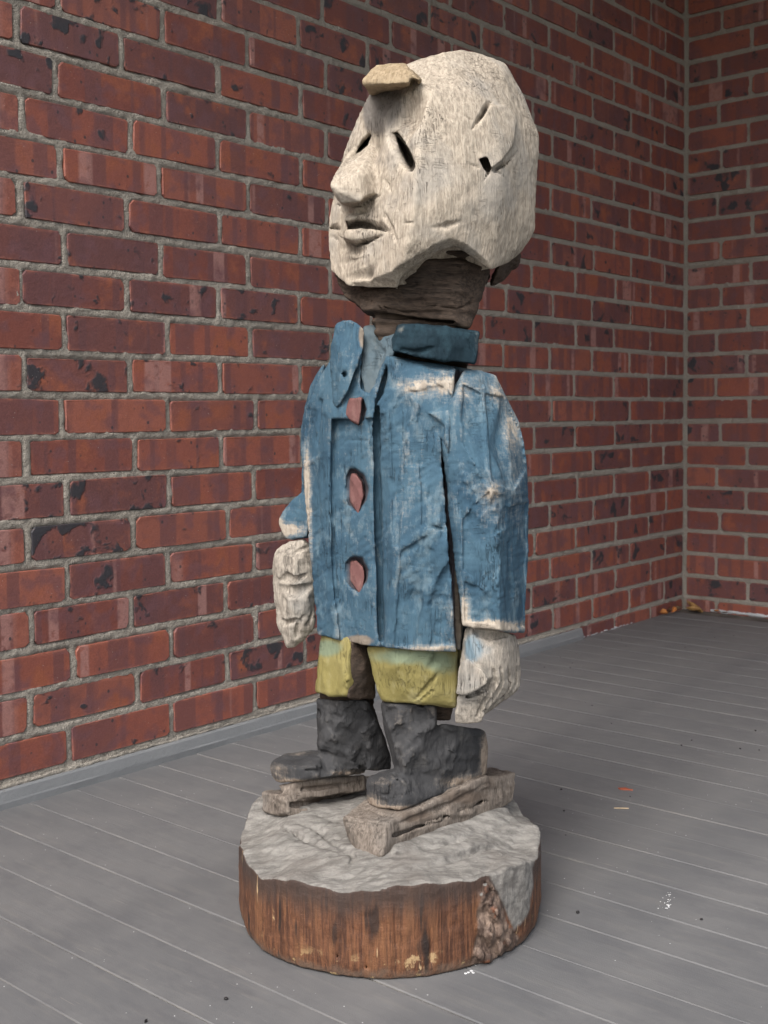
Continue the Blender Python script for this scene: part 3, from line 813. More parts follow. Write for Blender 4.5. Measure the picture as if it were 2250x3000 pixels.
# ---- coat
cpn = VL([(713,772,1.42),(740,762,1.41),(800,762,1.375),(845,770,1.36),(1028,797,1.37),(985,812,1.345),(716,900,1.400),(809,900,1.362),(930,890,1.332),(975,1000,1.322),
 (660,880,1.455),(648,961,1.475),(655,1020,1.455),(659,1089,1.45),(670,1189,1.448),(682,1273,1.447),(685,1369,1.447),(731,1200,1.402),(820,1200,1.352),(955,1200,1.318),(985,1300,1.318),
 (735,1385,1.408),(829,1401,1.363),(930,1408,1.336),(989,1410,1.338),(1005,920,1.35),(1005,1200,1.335),
 (740,790,1.54),(985,800,1.50),(700,1000,1.57),(1020,1000,1.50),(700,1370,1.55),(1010,1400,1.47)])
c = Vol(*box(cpn, .02), .0021)
c.add(Hull(cpn, .002))
# collar hollow, shoulder slope
c.sub(Hull(VL([(770,700,1.30),(800,700,1.30),(836,760,1.30),(812,800,1.33),(792,850,1.345),(772,800,1.34),(788,700,1.43),(850,740,1.42),(800,850,1.385),(780,840,1.39)]), .002), .003)
c.slot([(838,764),(846,762),(1026,786),(1024,797),(940,783)], -.06, .035, .97)
# placket between two deep grooves
c.sub(Hull(VL([(716,905,1.30),(716,1240,1.30),(724,1290,1.30),(736,1400,1.30),(812,1400,1.30),(806,1200,1.30),(803,905,1.30),
               (716,905,1.4175),(717,1240,1.4185),(726,1300,1.4165),(738,1400,1.4165),(818,1400,1.372),(812,1200,1.369),(806,905,1.370)]), .0), .001)
c.groove([(714,955), (716,1060), (718,1180), (726,1290), (735,1390)], [.0012, .0022, .0022, .0026, .002], .0005)
c.slot([(812,862),(806,905),(808,1060),(812,1200),(819,1405),(833,1405),(826,1300),(823,1200),(818,1060),(811,905),(822,862)], -.05, .030, .92, shift=(-2, 0), Yc=1.36)
c.slot([(838,775),(834,800),(820,840),(808,875),(812,880),(826,858),(838,815)], -.05, .018, .9, Yc=1.365)
# flap bevel right of the groove
c.sub(Hull(VL([(815,900,1.30),(842,880,1.30),(848,1100,1.30),(838,1400,1.30),(822,1400,1.30),(815,1150,1.30),(815,900,1.372),(850,880,1.345),(855,1100,1.337),(846,1400,1.350),(824,1400,1.372),(817,1150,1.366)]), .0), .002)
c.groove([(714,948), (740,949), (768,951), (796,952)], .0009, .0003)
c.facet([(905,900),(938,905),(962,1010),(966,1130),(958,1146),(912,1134),(915,1030)], .003)
c.facet([(948,1290),(980,1180),(984,1390),(928,1398)], .005)
c.facet([(866,1190),(925,1155),(905,1290),(892,1396),(852,1396)], .003)
c.facet([(846,890),(872,845),(872,1000),(862,1180),(848,1180)], .002)
c.facet([(885,845),(960,835),(985,880),(915,890)], .003)
c.facet([(660,1010),(690,990),(692,1180),(672,1190)], .002)
c.facet([(664,880),(700,800),(706,900),(694,980),(655,1000)], .002)
# folds and saw facets
c.groove([(925,905), (940,930), (955,975)], [.004, .010, .008], -.002, .003)
c.groove([(938,930), (930,980), (915,1030)], [.003, .008, .004], -.003, .004)
c.groove([(955,1070), (962,1120), (958,1160)], [.003, .006, .003], .0, .001)
c.groove([(912,1134), (940,1140), (962,1146)], [.0012, .003, .0015], .0003)
c.groove([(975,1210), (950,1270), (935,1310), (930,1360)], [.003, .007, .006, .002], -.001, .002)
c.groove([(900,1230), (890,1300), (880,1390)], [.004, .012, .008], -.008, .004)
c.groove([(960,1310), (945,1350), (940,1400)], [.004, .008, .004], -.004, .003)
c.groove([(870,830), (875,880), (862,950)], [.005, .010, .006], -.007, .004)
c.groove([(695,800), (690,870), (683,960)], [.003, .005, .003], -.002, .003)
c.groove([(960,1000), (972,1040)], [.003, .005], -.001, .001)
chips(c, 12, 850, 985, 820, 1390, 12, 30, .0018, 2.4)
c.keep()
# panel where the top button sits
c.slot([(735,905),(742,880),(752,856),(790,854),(796,885),(790,915),(776,928),(750,918)], -.03, .008, .75, .001)
c.slot([(735,1060),(740,1015),(752,992),(770,995),(795,1020),(803,1055),(798,1085),(775,1127),(752,1114),(735,1085)], -.03, .013, .62, .001)
c.slot([(732,1240),(737,1205),(752,1190),(770,1187),(792,1200),(804,1230),(800,1262),(780,1298),(755,1287),(735,1262)], -.03, .013, .62, .001)
# gap between coat and sleeve
c.slot([(950,938),(962,955),(972,990),(996,1105),(999,1250),(1000,1420),(986,1420),(981,1250),(972,1130),(964,1050),(957,990)], -.12, .045, .98, Yc=1.33)
c.slot([(985,780),(1090,800),(1150,1000),(1150,1420),(1001,1420),(999,1250),(996,1105),(975,1000),(968,960),(990,880)], -.12, .05, 1, Yc=1.33)
c.slot([(736,804),(742,797),(750,802),(752,814),(744,822),(736,815)], -.02, .010, .5)
coat = carve('coat', c, fig, M_BLUE, saw=[((.6, -.2, -1), .0020, 260, 14, .55), ((0, 0, 1), .0010, 420, 24, .55)], facet=(.0011, 34, 20), rough=.0004,
   zone=[(662,1060,9,90,.75),(672,1180,7,60,.35),(900,835,60,22,.45),(965,830,40,25,.4),(880,990,60,60,.14),(860,1090,30,60,.12),(930,1400,60,9,.5),(975,1350,16,40,.25),(690,1365,10,8,.4),
         (930,1000,20,40,-.3),(945,1220,40,50,-.25),(890,1330,40,60,-.15),(700,1200,18,180,-.35),(840,950,20,120,-.3),(700,850,12,60,.1)],
   zone2=[(775,1384,32,13,1.2),(992,1250,10,170,1.3),(980,1080,9,60,1.0),(770,800,10,60,.3),(770,1058,32,62,.0)])
# lapel (the figure's right collar)
lp = VL([(723,699,1.405),(753,688,1.392),(775,697,1.380),(789,714,1.380),(788,745,1.376),(774,765,1.373),(772,795,1.370),(752,850,1.372),(727,885,1.392),(717,880,1.400),(715,800,1.405),(712,772,1.412),
         (730,700,1.47),(780,720,1.44),(720,800,1.46),(770,800,1.42),(740,860,1.44)])
lv = Vol(*box(lp, .015), .0018); lv.add(Hull(lp, .003))
lv.groove([(770,700), (780,730), (776,757)], [.004, .008, .004], -.002, .002)
lv.slot([(735,806),(741,797),(750,800),(753,812),(745,824),(737,816)], -.02, .012, .5)
lv.groove([(728,720), (734,745), (724,790)], [.0008, .0012, .0006], .0003)
lapel = carve('lapel', lv, coat, M_BLUE, facet=(.0016, 45, 30), zone=[(772,725,14,30,-.2)], zone2=[(783,725,9,30,1.0)])
lapel.name = 'collar'
# raised collar on the figure's left
kp = VL([(845,759,1.345),(862,716,1.350),(872,701,1.350),(905,698,1.348),(1039,717,1.362),(1034,760,1.356),(1026,787,1.355),(930,775,1.340),(935,712,1.342),
         (850,705,1.42),(1030,714,1.45),(1022,782,1.45),(860,762,1.42)])
kv = Vol(*box(kp, .015), .0019); kv.add(Hull(kp, .002))
kv.groove([(1012,735), (1020,752), (1026,768)], [.0012, .003, .0012], .0004)
kv.groove([(868,755), (905,762), (935,752)], [.002, .005, .002], .0, .001)
carve('collar', kv, coat, M_NAVY, saw=[((.05, 0, 1), .0018, 300, 22, .35)], facet=(.0016, 40, 40), zone=[(866,712,9,12,.6),(1030,735,9,30,.4)])
# throat piece inside the collar
gp = VL([(786,705,1.41),(835,700,1.40),(870,705,1.385),(856,760,1.378),(830,800,1.372),(806,862,1.372),(788,862,1.376),(776,800,1.385),(790,740,1.40),(800,720,1.5),(870,720,1.46),(830,850,1.44)])
gv = Vol(*box(gp, .015), .002); gv.add(Hull(gp, .003)); gv.groove([(800,730), (822,760), (812,800)], [.003, .006, .003], -.001, .002)
M_THR = mat_paint('grimy_blue_grey', (.10, .125, .135), (.075, .11, .135), (.15, .165, .165), (.14, .12, .10), (.24, .21, .18), .8)
carve('throat_panel', gv, coat, M_THR, facet=(.0018, 45, 35))
# buttons
def button(poly, proud, dy):
    Y0 = c.surf(sum(p[0] for p in poly) / len(poly), sum(p[1] for p in poly) / len(poly))
    cu = sum(p[0] for p in poly) / len(poly); cv_ = sum(p[1] for p in poly) / len(poly)
    sl = -.00048
    fr = [V(cu + (u - cu) * .86, cv_ + (v - cv_) * .9, Y0 - proud + sl * (u - cu)) for u, v in poly]; bk = [V(u, v, Y0 + .006 + sl * (u - cu)) for u, v in poly]
    bv = Vol(*box(fr + bk, .006), .0014); bv.add(Hull(fr + bk, .0008))
    o = carve('button', bv, coat, M_PINK, facet=(.0008, 90, 60), rough=.0003)
    return o
button([(754,858),(783,857),(782,890),(776,920),(758,912),(740,893),(748,874)], .009, 0)
button([(757,1018),(770,1022),(784,1040),(788,1070),(776,1118),(768,1108),(754,1085),(752,1050)], .012, 0)
button([(755,1208),(770,1208),(786,1222),(791,1246),(781,1290),(770,1276),(755,1256),(753,1230)], .012, 0)

# ---- sleeves and hands
sp_ = VL([(1000,799,1.365),(1035,797,1.37),(1073,809,1.38),(1093,857,1.392),(1123,917,1.398),(1141,1009,1.395),(1144,1089,1.39),(1140,1250,1.378),(1133,1369,1.37),(1083,1364,1.312),(999,1353,1.330),
 (945,905,1.345),(985,870,1.332),(958,950,1.335),(976,1000,1.332),(1040,900,1.342),(1052,1060,1.302),(996,1109,1.325),(995,1200,1.322),(1072,1200,1.304),(1078,1300,1.308),(1100,1000,1.33),
 (1050,830,1.46),(1120,1000,1.46),(1125,1360,1.45),(1015,1350,1.42),(1005,1000,1.42),(960,930,1.40)])
s = Vol(*box(sp_, .02), .0020); s.add(Hull(sp_, .002))
s.groove([(985,950), (1020,1040), (1055,1115), (1070,1180)], [.004, .008, .010, .004], -.006, .005)
s.groove([(1000,1120), (1040,1160), (1075,1190)], [.005, .010, .004], -.006, .005)
s.groove([(1045,1105), (1075,1118)], [.002, .004], -.0005, .001)
s.groove([(1045,1140), (1070,1150), (1085,1165)], [.0015, .003, .001], -.0005, .001)
s.groove([(1100,880), (1095,960), (1112,1040)], [.006, .014, .008], -.011, .006)
s.groove([(1020,1290), (1060,1240), (1085,1180)], [.004, .009, .004], -.006, .004)
s.groove([(1110,1180), (1116,1280)], [.008, .010], -.008, .004)
s.facet([(1048,850),(1088,858),(1122,930),(1138,1010),(1108,1060),(1062,1040)], .003)
s.facet([(1088,1100),(1139,1085),(1133,1355),(1096,1355),(1082,1200)], .003)
s.facet([(1000,1125),(1052,1075),(1072,1185),(1030,1260),(1000,1230)], .003)
s.facet([(1003,1255),(1040,1272),(1072,1348),(1003,1343)], .003)
s.facet([(1000,830),(1040,850),(1050,1040),(1000,960)], .003)
chips(s, 13, 1000, 1135, 820, 1350, 10, 30, .0018, 2.2)
sleeve = carve('sleeve', s, fig, M_BLUE, saw=[((0, 0, 1), .0009, 420, 30, .45), ((.7, -.3, -1), .0014, 280, 20, .55)], facet=(.0011, 34, 20), rough=.0004,
   zone=[(1070,850,30,50,.45),(1105,930,26,60,.42),(1060,1062,24,22,.4),(1000,840,30,40,.3),(1060,1352,80,13,.9),(1060,1100,26,40,.25),(1115,1060,14,90,.2),(1005,1320,12,40,.5),(1040,960,30,60,-.1),
         (1060,900,25,50,-.35),(1095,1330,30,40,-.15),(1040,1250,40,60,-.15)])
def right_sleeve():
    a = VL([(690,792,1.46),(706,780,1.46),(660,862,1.49),(648,905,1.500),(643,961,1.505),(646,990,1.505),(664,990,1.47),(690,900,1.46),(700,900,1.56),(690,990,1.56),(700,800,1.55)])
    b = VL([(645,1066,1.500),(664,1055,1.48),(613,1097,1.505),(601,1125,1.510),(604,1145,1.505),(616,1166,1.500),(662,1162,1.478),(668,1120,1.475),(640,1100,1.487),(690,1160,1.56),(640,1150,1.56),(680,1060,1.56)])
    mid = VL([(655,960,1.49),(650,1000,1.50),(645,1070,1.505),(690,1080,1.48),(690,960,1.48),(670,1100,1.56),(690,960,1.56)])
    v_ = Vol(*box(a + b, .015), .002); v_.add(Hull(a, .004)); v_.add(Hull(mid, .004), .004); v_.add(Hull(b, .003), .002)
    return carve('sleeve', v_, fig, M_BLUE, facet=(.0020, 34, 22), saw=[((.3, 0, 1), .001, 300, 30, .5)], zone=[(625,1145,30,14,.9),(648,870,8,60,.25),(605,1130,8,20,.5)])
rs = right_sleeve()
# left hand (nearer)
hp1 = VL([(1004,1354,1.345),(1020,1350,1.338),(1100,1362,1.345),(1115,1371,1.375),(1128,1429,1.385),(1126,1483,1.380),(1112,1500,1.37),(1060,1535,1.350),(1040,1555,1.35),
          (992,1416,1.352),(986,1500,1.352),(1030,1430,1.325),(1075,1420,1.330),(1085,1480,1.332),(1010,1362,1.42),(1110,1380,1.44),(1118,1480,1.44),(1040,1540,1.42),(1000,1480,1.42)])
q = Vol(*box(hp1, .03), .0017); q.add(Hull(hp1, .004))
q.add(Hull(VL([(985,1505,1.345),(1000,1495,1.335),(1048,1488,1.330),(1056,1500,1.334),(1042,1560,1.345),(1030,1564,1.347),(981,1563,1.352),(983,1530,1.352),(1040,1545,1.40),(990,1550,1.40),(1000,1500,1.40)]), .002), .001)
q.add(Hull(VL([(984,1502,1.338),(990,1440,1.338),(1010,1420,1.325),(1045,1450,1.316),(1056,1470,1.314),(1050,1482,1.316),(1010,1500,1.326),(1000,1460,1.40),(1050,1460,1.38)]), .0015), .001)
q.groove([(984,1506), (1015,1502), (1050,1487), (1060,1470)], [.0025, .0035, .004, .002], .001)
for a_, b_, c_, d_ in (((1066,1448), (1068,1478), (1052,1508), (1030,1548)), ((1082,1444), (1086,1474), (1070,1504), (1044,1540)), ((1098,1444), (1102,1474), (1092,1498), (1062,1528)), ((1114,1446), (1116,1472), (1108,1492), (1086,1514))):
    q.groove([a_, b_, c_, d_], [.0014, .0036, .0034, .0016], .0006)
q.groove([(1020,1366), (1060,1374), (1100,1370)], [.003, .005, .003], -.002, .002)
hand = carve('hand', q, fig, M_HAND, saw=[((1, -.5, .5), .0012, 360, 30, .4)], facet=(.0014, 50, 40), rough=.0005,
   zone=[(1020,1400,22,35,1.0),(1060,1400,20,20,.3)], zone2=[])
# right hand (farther)
hp2 = VL([(597,1181,1.505),(621,1168,1.500),(655,1165,1.492),(669,1172,1.492),(679,1241,1.492),(683,1300,1.492),(681,1357,1.492),(653,1393,1.497),(621,1405,1.502),(597,1353,1.508),(589,1289,1.512),(585,1213,1.510),
          (640,1200,1.478),(632,1250,1.474),(628,1320,1.478),(625,1385,1.492),(665,1290,1.476),(650,1360,1.482),(610,1220,1.56),(670,1200,1.56),(670,1340,1.56),(620,1360,1.56)])
q2 = Vol(*box(hp2, .015), .0018); q2.add(Hull(hp2, .003))
q2.groove([(606,1252), (620,1246), (640,1252), (660,1242)], [.003, .006, .005, .002], .001)
q2.groove([(604,1268), (625,1280), (655,1275), (676,1262)], [.003, .008, .007, .003], -.002, .002)
q2.groove([(640,1375), (644,1350), (655,1330)], [.002, .0035, .0015], .0005)
q2.groove([(596,1330), (612,1345), (640,1340)], [.002, .005, .003], -.001, .002)
q2.groove([(655,1390), (664,1350), (676,1320)], [.001, .003, .001], .0)
q2.groove([(600,1182), (634,1195), (668,1180)], [.002, .004, .002], -.002, .002)
carve('hand', q2, fig, M_HAND, saw=[((.2, 0, 1), .0010, 330, 30, .4)], facet=(.0020, 55, 42), zone=[])

# ---- trousers
t1 = VL([(697,1360,1.445),(684,1438,1.450),(681,1498,1.450),(746,1507,1.410),(756,1400,1.402),(752,1440,1.400),(812,1505,1.445),(812,1380,1.445),(700,1350,1.55),(690,1490,1.55),(800,1370,1.55),(805,1500,1.55),(750,1360,1.41)])
tv1 = Vol(*box(t1, .015), .0021); tv1.add(Hull(t1, .003)); tv1.groove([(742,1400), (748,1450), (744,1500)], [.001, .002, .001], .0003)
M_YEL_args = dict(facet=(.0018, 36, 30), rough=.0004)
carve('trouser_leg', tv1, fig, M_YEL, saw=[((.1, 0, 1), .0014, 230, 22, .5)], zone=[(745,1380,30,8,.3),(715,1505,40,6,.4)], zone2=[(705,1400,40,22,.9),(790,1450,26,70,-1)], **M_YEL_args)
t2 = VL([(788,1395,1.400),(797,1434,1.398),(806,1470,1.397),(821,1518,1.397),(900,1525,1.372),(986,1529,1.370),(988,1395,1.370),(850,1440,1.366),(930,1435,1.352),(925,1500,1.362),(830,1395,1.372),(920,1395,1.353),
         (1000,1395,1.47),(1000,1525,1.47),(840,1510,1.50),(810,1395,1.50)])
tv2 = Vol(*box(t2, .015), .0021); tv2.add(Hull(t2, .004))
tv2.groove([(895,1512), (920,1490), (945,1455)], [.001, .003, .0015], .0002, .001)
tv2.groove([(902,1518), (935,1492)], [.001, .002], .0002)
tv2.groove([(925,1450), (950,1420), (960,1405)], [.004, .008, .004], -.005, .004)
carve('trouser_leg', tv2, fig, M_YEL, saw=[((.1, 0, 1), .0012, 260, 24, .55)], zone=[(900,1524,80,6,.5),(980,1480,10,60,.3)], zone2=[(860,1418,90,24,.75),(955,1435,45,40,.60)], **M_YEL_args)

for lp_ in ([(757,1376,1.402),(750,1440,1.403),(748,1512,1.408),(812,1512,1.440),(812,1370,1.440),(785,1440,1.410),(765,1370,1.46),(805,1500,1.5),(755,1500,1.46)],
            [(690,1480,1.470),(735,1485,1.440),(780,1485,1.450),(808,1485,1.47),(690,1545,1.478),(738,1545,1.455),(782,1545,1.465),(805,1545,1.48),(700,1480,1.54),(795,1480,1.54),(700,1545,1.54),(795,1545,1.54)],
            [(824,1500,1.415),(870,1505,1.395),(935,1505,1.398),(980,1505,1.405),(826,1550,1.425),(870,1550,1.408),(938,1550,1.408),(975,1560,1.415),(850,1500,1.47),(975,1500,1.47),(850,1550,1.47),(968,1550,1.47)]):
    pl_ = VL(lp_); lvv = Vol(*box(pl_, .012), .0022); lvv.add(Hull(pl_, .004))
    carve('leg', lvv, fig, M_NECK, facet=(.0014, 50, 40), saw=[((0, 0, 1), .0012, 300, 20, .4)])

# ---- boots (with a bare wooden sole block under each)
def yb(u): return 1.319 + (u - 808) * .000543
b1 = [(818,1513,1.412),(850,1516,1.388),(945,1521,1.388),(821,1545,1.425),(844,1616,1.43),(850,1660,1.43),(872,1600,1.380),(876,1680,1.368),(945,1640,1.400),(940,1516,1.50),(860,1512,1.50),(860,1650,1.50),(945,1700,1.41)]
heel = [(940,1568,1.405),(952,1562,1.402),(1000,1566,1.422),(1048,1576,1.455),(1056,1616,1.462),(1053,1672,1.462),(1010,1700,1.435),(920,1735,1.392),(930,1640,1.392),(985,1600,1.405),(1045,1580,1.52),(960,1570,1.50),(1040,1665,1.52),(940,1700,1.47)]
toe = [(843,1660,1.430),(797,1672,1.410),(788,1684,1.398),(787,1716,1.396),(792,1738,1.392),(815,1752,1.375),(866,1756,1.352),(900,1745,1.365),(960,1715,1.405),(870,1660,1.385),(838,1690,1.362),(812,1690,1.375),(870,1690,1.362),(930,1690,1.392),
       (860,1700,1.48),(950,1690,1.48)]
bv = Vol(*box(VL(b1) + VL(heel) + VL(toe), .02), .0020)
bv.add(Hull(VL(b1), .004)); bv.add(Hull(VL(heel), .004), .003); bv.add(Hull(VL(toe), .005), .006)
bv.groove([(849,1656), (850,1670), (862,1690)], [.003, .003, .001], .001)
bv.groove([(945,1566), (955,1600), (940,1640)], [.004, .007, .003], -.002, .002)
bv.groove([(985,1580), (980,1600), (968,1625)], [.002, .006, .003], -.002, .002)
bv.groove([(1010,1590), (1000,1630), (985,1650)], [.002, .006, .003], -.003, .003)
bv.groove([(868,1585), (895,1600), (930,1580)], [.002, .007, .003], -.004, .004)
bv.groove([(820,1715), (850,1722), (890,1712)], [.001, .0025, .001], .0, .001)
bv.groove([(870,1660), (900,1690), (940,1700)], [.002, .006, .002], -.004, .003)
chips(bv, 3, 800, 1050, 1540, 1740, 46, 20, .0030)
BZ = dict(facet=(.0008, 50, 40), rough=.0006)
boot = carve('boot', bv, fig, M_BLACK, saw=[((.4, 0, 1), .0016, 220, 22, .5)], zone=[(1048,1640,12,55,1.1),(800,1735,24,18,.8),(1010,1690,60,16,.7),(850,1750,70,10,1.0),(830,1690,40,16,.25),(870,1560,30,20,.2),(960,1545,30,10,.2),(900,1535,50,7,.2)], **BZ)
b2 = [(683,1507,1.470),(796,1511,1.442),(700,1509,1.462),(848,1640,1.50),(846,1665,1.50),(745,1600,1.452),(744,1512,1.432),(683,1560,1.480),(684,1628,1.488),(700,1660,1.47),(800,1668,1.475),(800,1508,1.55),(700,1506,1.56),(830,1650,1.56)]
toe2 = [(581,1648,1.498),(588,1640,1.500),(604,1630,1.505),(670,1616,1.510),(690,1628,1.490),(579,1655,1.492),(588,1684,1.482),(598,1692,1.478),(640,1690,1.455),(700,1682,1.460),(790,1674,1.495),(720,1650,1.455),(640,1655,1.455),(610,1652,1.468),(790,1640,1.50),
        (640,1650,1.56),(780,1650,1.58)]
bw = Vol(*box(VL(b2) + VL(toe2), .02), .0021); bw.add(Hull(VL(b2), .004)); bw.add(Hull(VL(toe2), .004), .005)
bw.slot([(684,1530),(692,1528),(696,1545),(692,1555),(684,1548)], -.03, .012, .7)
bw.groove([(684,1620), (690,1632), (700,1640)], [.003, .003, .001], .001)
bw.groove([(640,1655), (680,1668), (740,1662)], [.001, .003, .001], .0, .001)
bw.groove([(745,1560), (770,1590), (780,1630)], [.003, .008, .004], -.004, .004)
chips(bw, 5, 590, 840, 1530, 1690, 36, 20, .0030)
carve('boot', bw, fig, M_BLACK, saw=[((.3, 0, 1), .0018, 220, 20, .45)], zone=[(600,1668,28,22,.45),(640,1690,60,8,.8),(760,1670,60,8,.5),(645,1628,30,6,.4)], **BZ)

# sole blocks + skis
def ski(name_pts, extra, cuts, zone=()):
    pts = VL(name_pts[0]); allp = list(pts)
    for e in extra: allp += VL(e)
    v_ = Vol(*box(allp, .02), .0021); v_.add(Hull(pts, .002))
    for e in extra: v_.add(Hull(VL(e), .002), .001)
    for pl_, r_, ins, k_ in cuts: v_.groove(pl_, r_, ins, k_)
    return carve('ski', v_, fig, M_SKI, zone=zone, saw=[((.25, 0, 1), .0020, 200, 14, .4)], facet=(.0016, 40, 45), rough=.0006)
ski1 = ski([[(739,1765,1.372),(748,1800,1.368),(762,1838,1.356),(786,1756,1.380),(836,1776,1.332),(845,1806,1.332),(820,1852,1.322),(790,1850,1.333),(1115,1668,1.490),(1110,1728,1.486),(1097,1742,1.480),(960,1700,1.42),(1060,1655,1.53),(1000,1760,1.43),(900,1790,1.385),(820,1700,1.45)]],
  [[(786,1740,1.39),(800,1765,1.372),(866,1766,1.350),(905,1752,1.368),(1055,1672,1.448),(1060,1700,1.452),(900,1780,1.372),(840,1785,1.350),(1000,1680,1.50),(860,1720,1.46)]],
  [([(846,1808), (880,1790), (940,1768), (1000,1745), (1060,1722)], [.0035, .0045, .0045, .004, .003], .0075, 0),
   ([(850,1782), (900,1765), (960,1742), (1020,1712), (1056,1690)], [.001, .003, .003, .003, .001], .0, .001),
   ([(800,1752), (830,1762), (866,1766)], [.001, .002, .001], .0, .001), ([(848,1806), (900,1787), (960,1765), (1040,1732)], [.002, .0025, .0025, .002], .001, 0)], [(900,1765,50,18,.8),(1000,1722,60,20,.9),(1060,1690,20,18,.5)])
ski2 = ski([[(564,1709,1.492),(571,1712,1.500),(612,1720,1.458),(621,1740,1.452),(618,1760,1.450),(568,1757,1.486),(604,1722,1.470),(700,1712,1.497),(790,1700,1.545),(790,1726,1.545),(640,1770,1.455),(700,1760,1.49),(620,1700,1.53)]],
  [[(596,1694,1.490),(618,1728,1.462),(700,1722,1.478),(790,1708,1.512),(790,1672,1.512),(700,1680,1.475),(640,1688,1.466),(700,1690,1.56),(790,1690,1.56)],
   [(565,1706,1.490),(577,1716,1.480),(570,1722,1.486),(566,1720,1.500)]],
  [([(626,1738), (660,1738), (720,1730), (782,1722)], [.004, .007, .007, .006], .003, 0),
   ([(610,1708), (660,1705), (720,1698), (784,1688)], [.001, .003, .003, .001], .0, .001)], [(690,1700,80,12,.6),(700,1730,60,8,.9)])

# ---- log round
RIM = [((.083, 1.262), .107), ((-.075, 1.277), .100), ((-.150, 1.345), .092), ((-.178, 1.45), .088), ((-.165, 1.52), .118), ((-.08, 1.60), .120), ((.08, 1.60), .118), ((.16, 1.54), .112), ((.185, 1.49), .094), ((.178, 1.40), .086), ((.135, 1.31), .098),
       ((-.02, 1.345), .116), ((.05, 1.39), .124), ((.13, 1.47), .125), ((0, 1.47), .124), ((-.10, 1.47), .122), ((-.11, 1.40), .112), ((.09, 1.33), .108)]
def topz(X, Y):
    num = 0; den = 0
    for (x, y), z in RIM:
        w_ = 1 / (((X - x) ** 2 + (Y - y) ** 2) ** 1.5 + 2e-5); num = num + w_ * z; den = den + w_
    return num / den
class Log:
    lo = np.array((-.22, 1.22, 0)); hi = np.array((.23, 1.66, .14))
    def __call__(s_, X, Y, Z):
        x = X - .006; y = Y - 1.443; r = np.sqrt(x * x + y * y); th = np.arctan2(y, x)
        R = .1848 + .0018 * np.sin(3 * th + 1) + .0012 * np.sin(7 * th) + .0007 * np.sin(23 * th + 2) - .004 * np.clip((.02 - Z) / .02, 0, 1) ** 2
        R = R + .0085 * np.clip(np.cos(th - 3.2), 0, 1) ** 1.5
        rd = r - R + 0 * Z
        # hand-cut notches eat into the rim
        rim = topz(X, Y) + .0022 * np.sin(th * 9 + 2) * np.clip((r - .12) / .06, 0, 1) + .0012 * np.sin(th * 31) * np.clip((r - .15) / .03, 0, 1)
        return smax(smax(rd, Z - rim, .004), -Z + .0012 + 0 * X, .001)
lg = Vol((-.215, 1.225, -.006), (.235, 1.655, .15), .0023)
lg.add(Log())
# branch stub lobe and bark at the right
def onside(thd, z, r=.1848): return np.array((.006 + r * math.cos(math.radians(thd)), 1.443 + r * math.sin(math.radians(thd)), z))
LOBE = [(1050,1890),(1064,1912),(1080,1950),(1098,1990),(1112,2017),(1132,2000),(1149,1968),(1154,1915),(1150,1860),(1090,1850)]
BARK = [(1050,1908),(1036,1960),(1030,2030),(1022,2103),(1055,2104),(1112,2080),(1116,2022),(1098,1992),(1080,1950),(1064,1912)]
ls = [(u, v, lg.surf(u, v)) for u, v in LOBE]
for tri in ((0, 1, 2, 8, 9), (2, 3, 6, 7, 8, 9), (3, 4, 5, 6, 7, 8)):
    lg.add(Hull([V(ls[i][0], ls[i][1], ls[i][2] - .0055) for i in tri] + [V(ls[i][0], ls[i][1], ls[i][2] + .008) for i in tri], .004), .003)
br = random.Random(12)
for (u, v, wu, hv) in ((1045,1950,12,26),(1062,1960,10,30),(1040,2005,11,28),(1060,2020,13,30),(1080,2005,10,28),(1035,2070,11,26),(1056,2078,13,24),(1080,2060,12,30),(1100,2045,9,24),(1101,2074,9,10),(1050,1920,8,14),(1074,1975,8,20),(1068,2092,14,10)):
    out = [(u + wu * br.uniform(.75, 1.15) * math.cos(a_), v + hv * br.uniform(.75, 1.1) * math.sin(a_)) for a_ in (0.2, .9, 1.6, 2.4, 3.2, 4.0, 4.8, 5.6)]
    pr_ = br.uniform(.004, .010)
    Yl = [lg.surf(*q_) for q_ in out]; y0 = min(Yl)
    lg.add(Hull([V(q_[0], q_[1], y_ - pr_ * br.uniform(.5, 1.1)) for q_, y_ in zip(out, Yl)] + [V(u + 2, v, y0 - pr_ * 1.1)] + [V(q_[0], q_[1], y_ + .012) for q_, y_ in zip(out, Yl)], .001), .0)
lg.add(Hull(VL([(846,1818,1.338),(960,1782,1.400),(1096,1738,1.478),(850,1852,1.318),(960,1822,1.372),(1112,1772,1.455),(850,1840,1.40),(1090,1760,1.52),(1000,1800,1.45)]), .006), .008)
lg.add(Hull(VL([(624,1754,1.455),(700,1745,1.49),(785,1732,1.530),(612,1786,1.430),(700,1778,1.465),(785,1764,1.505),(640,1775,1.50),(780,1750,1.56)]), .006), .008)
# gouges in the top, running with the skis
for (p0, p1, r_) in (((600,1790), (742,1840), .006), ((640,1775), (735,1810), .005), ((690,1760), (745,1780), .004), ((690,1800), (765,1850), .004), ((850,1850), (1090,1780), .006), ((870,1880), (1100,1820), .007), ((760,1868), (840,1866), .004), ((1080,1760), (1140,1790), .004), ((830,1850), (900,1845), .003), ((560,1760), (600,1745), .004), ((1085,1850), (1130,1800), .004)):
    lg.groove([p0, ((p0[0] + p1[0]) / 2, (p0[1] + p1[1]) / 2), p1], [r_ * .4, r_, r_ * .5], -r_ * .45, .003)
lg.groove([(752,1835), (764,1852), (758,1862)], [.002, .004, .002], .001)
lg.groove([(1044,1905), (1058,1925), (1046,1950)], [.0015, .003, .002], .001)
lg.groove([(1062,1915), (1075,1935), (1060,1960), (1076,1990), (1060,2010), (1082,2040)], [.0012, .0022, .0022, .003, .002, .001], .001)
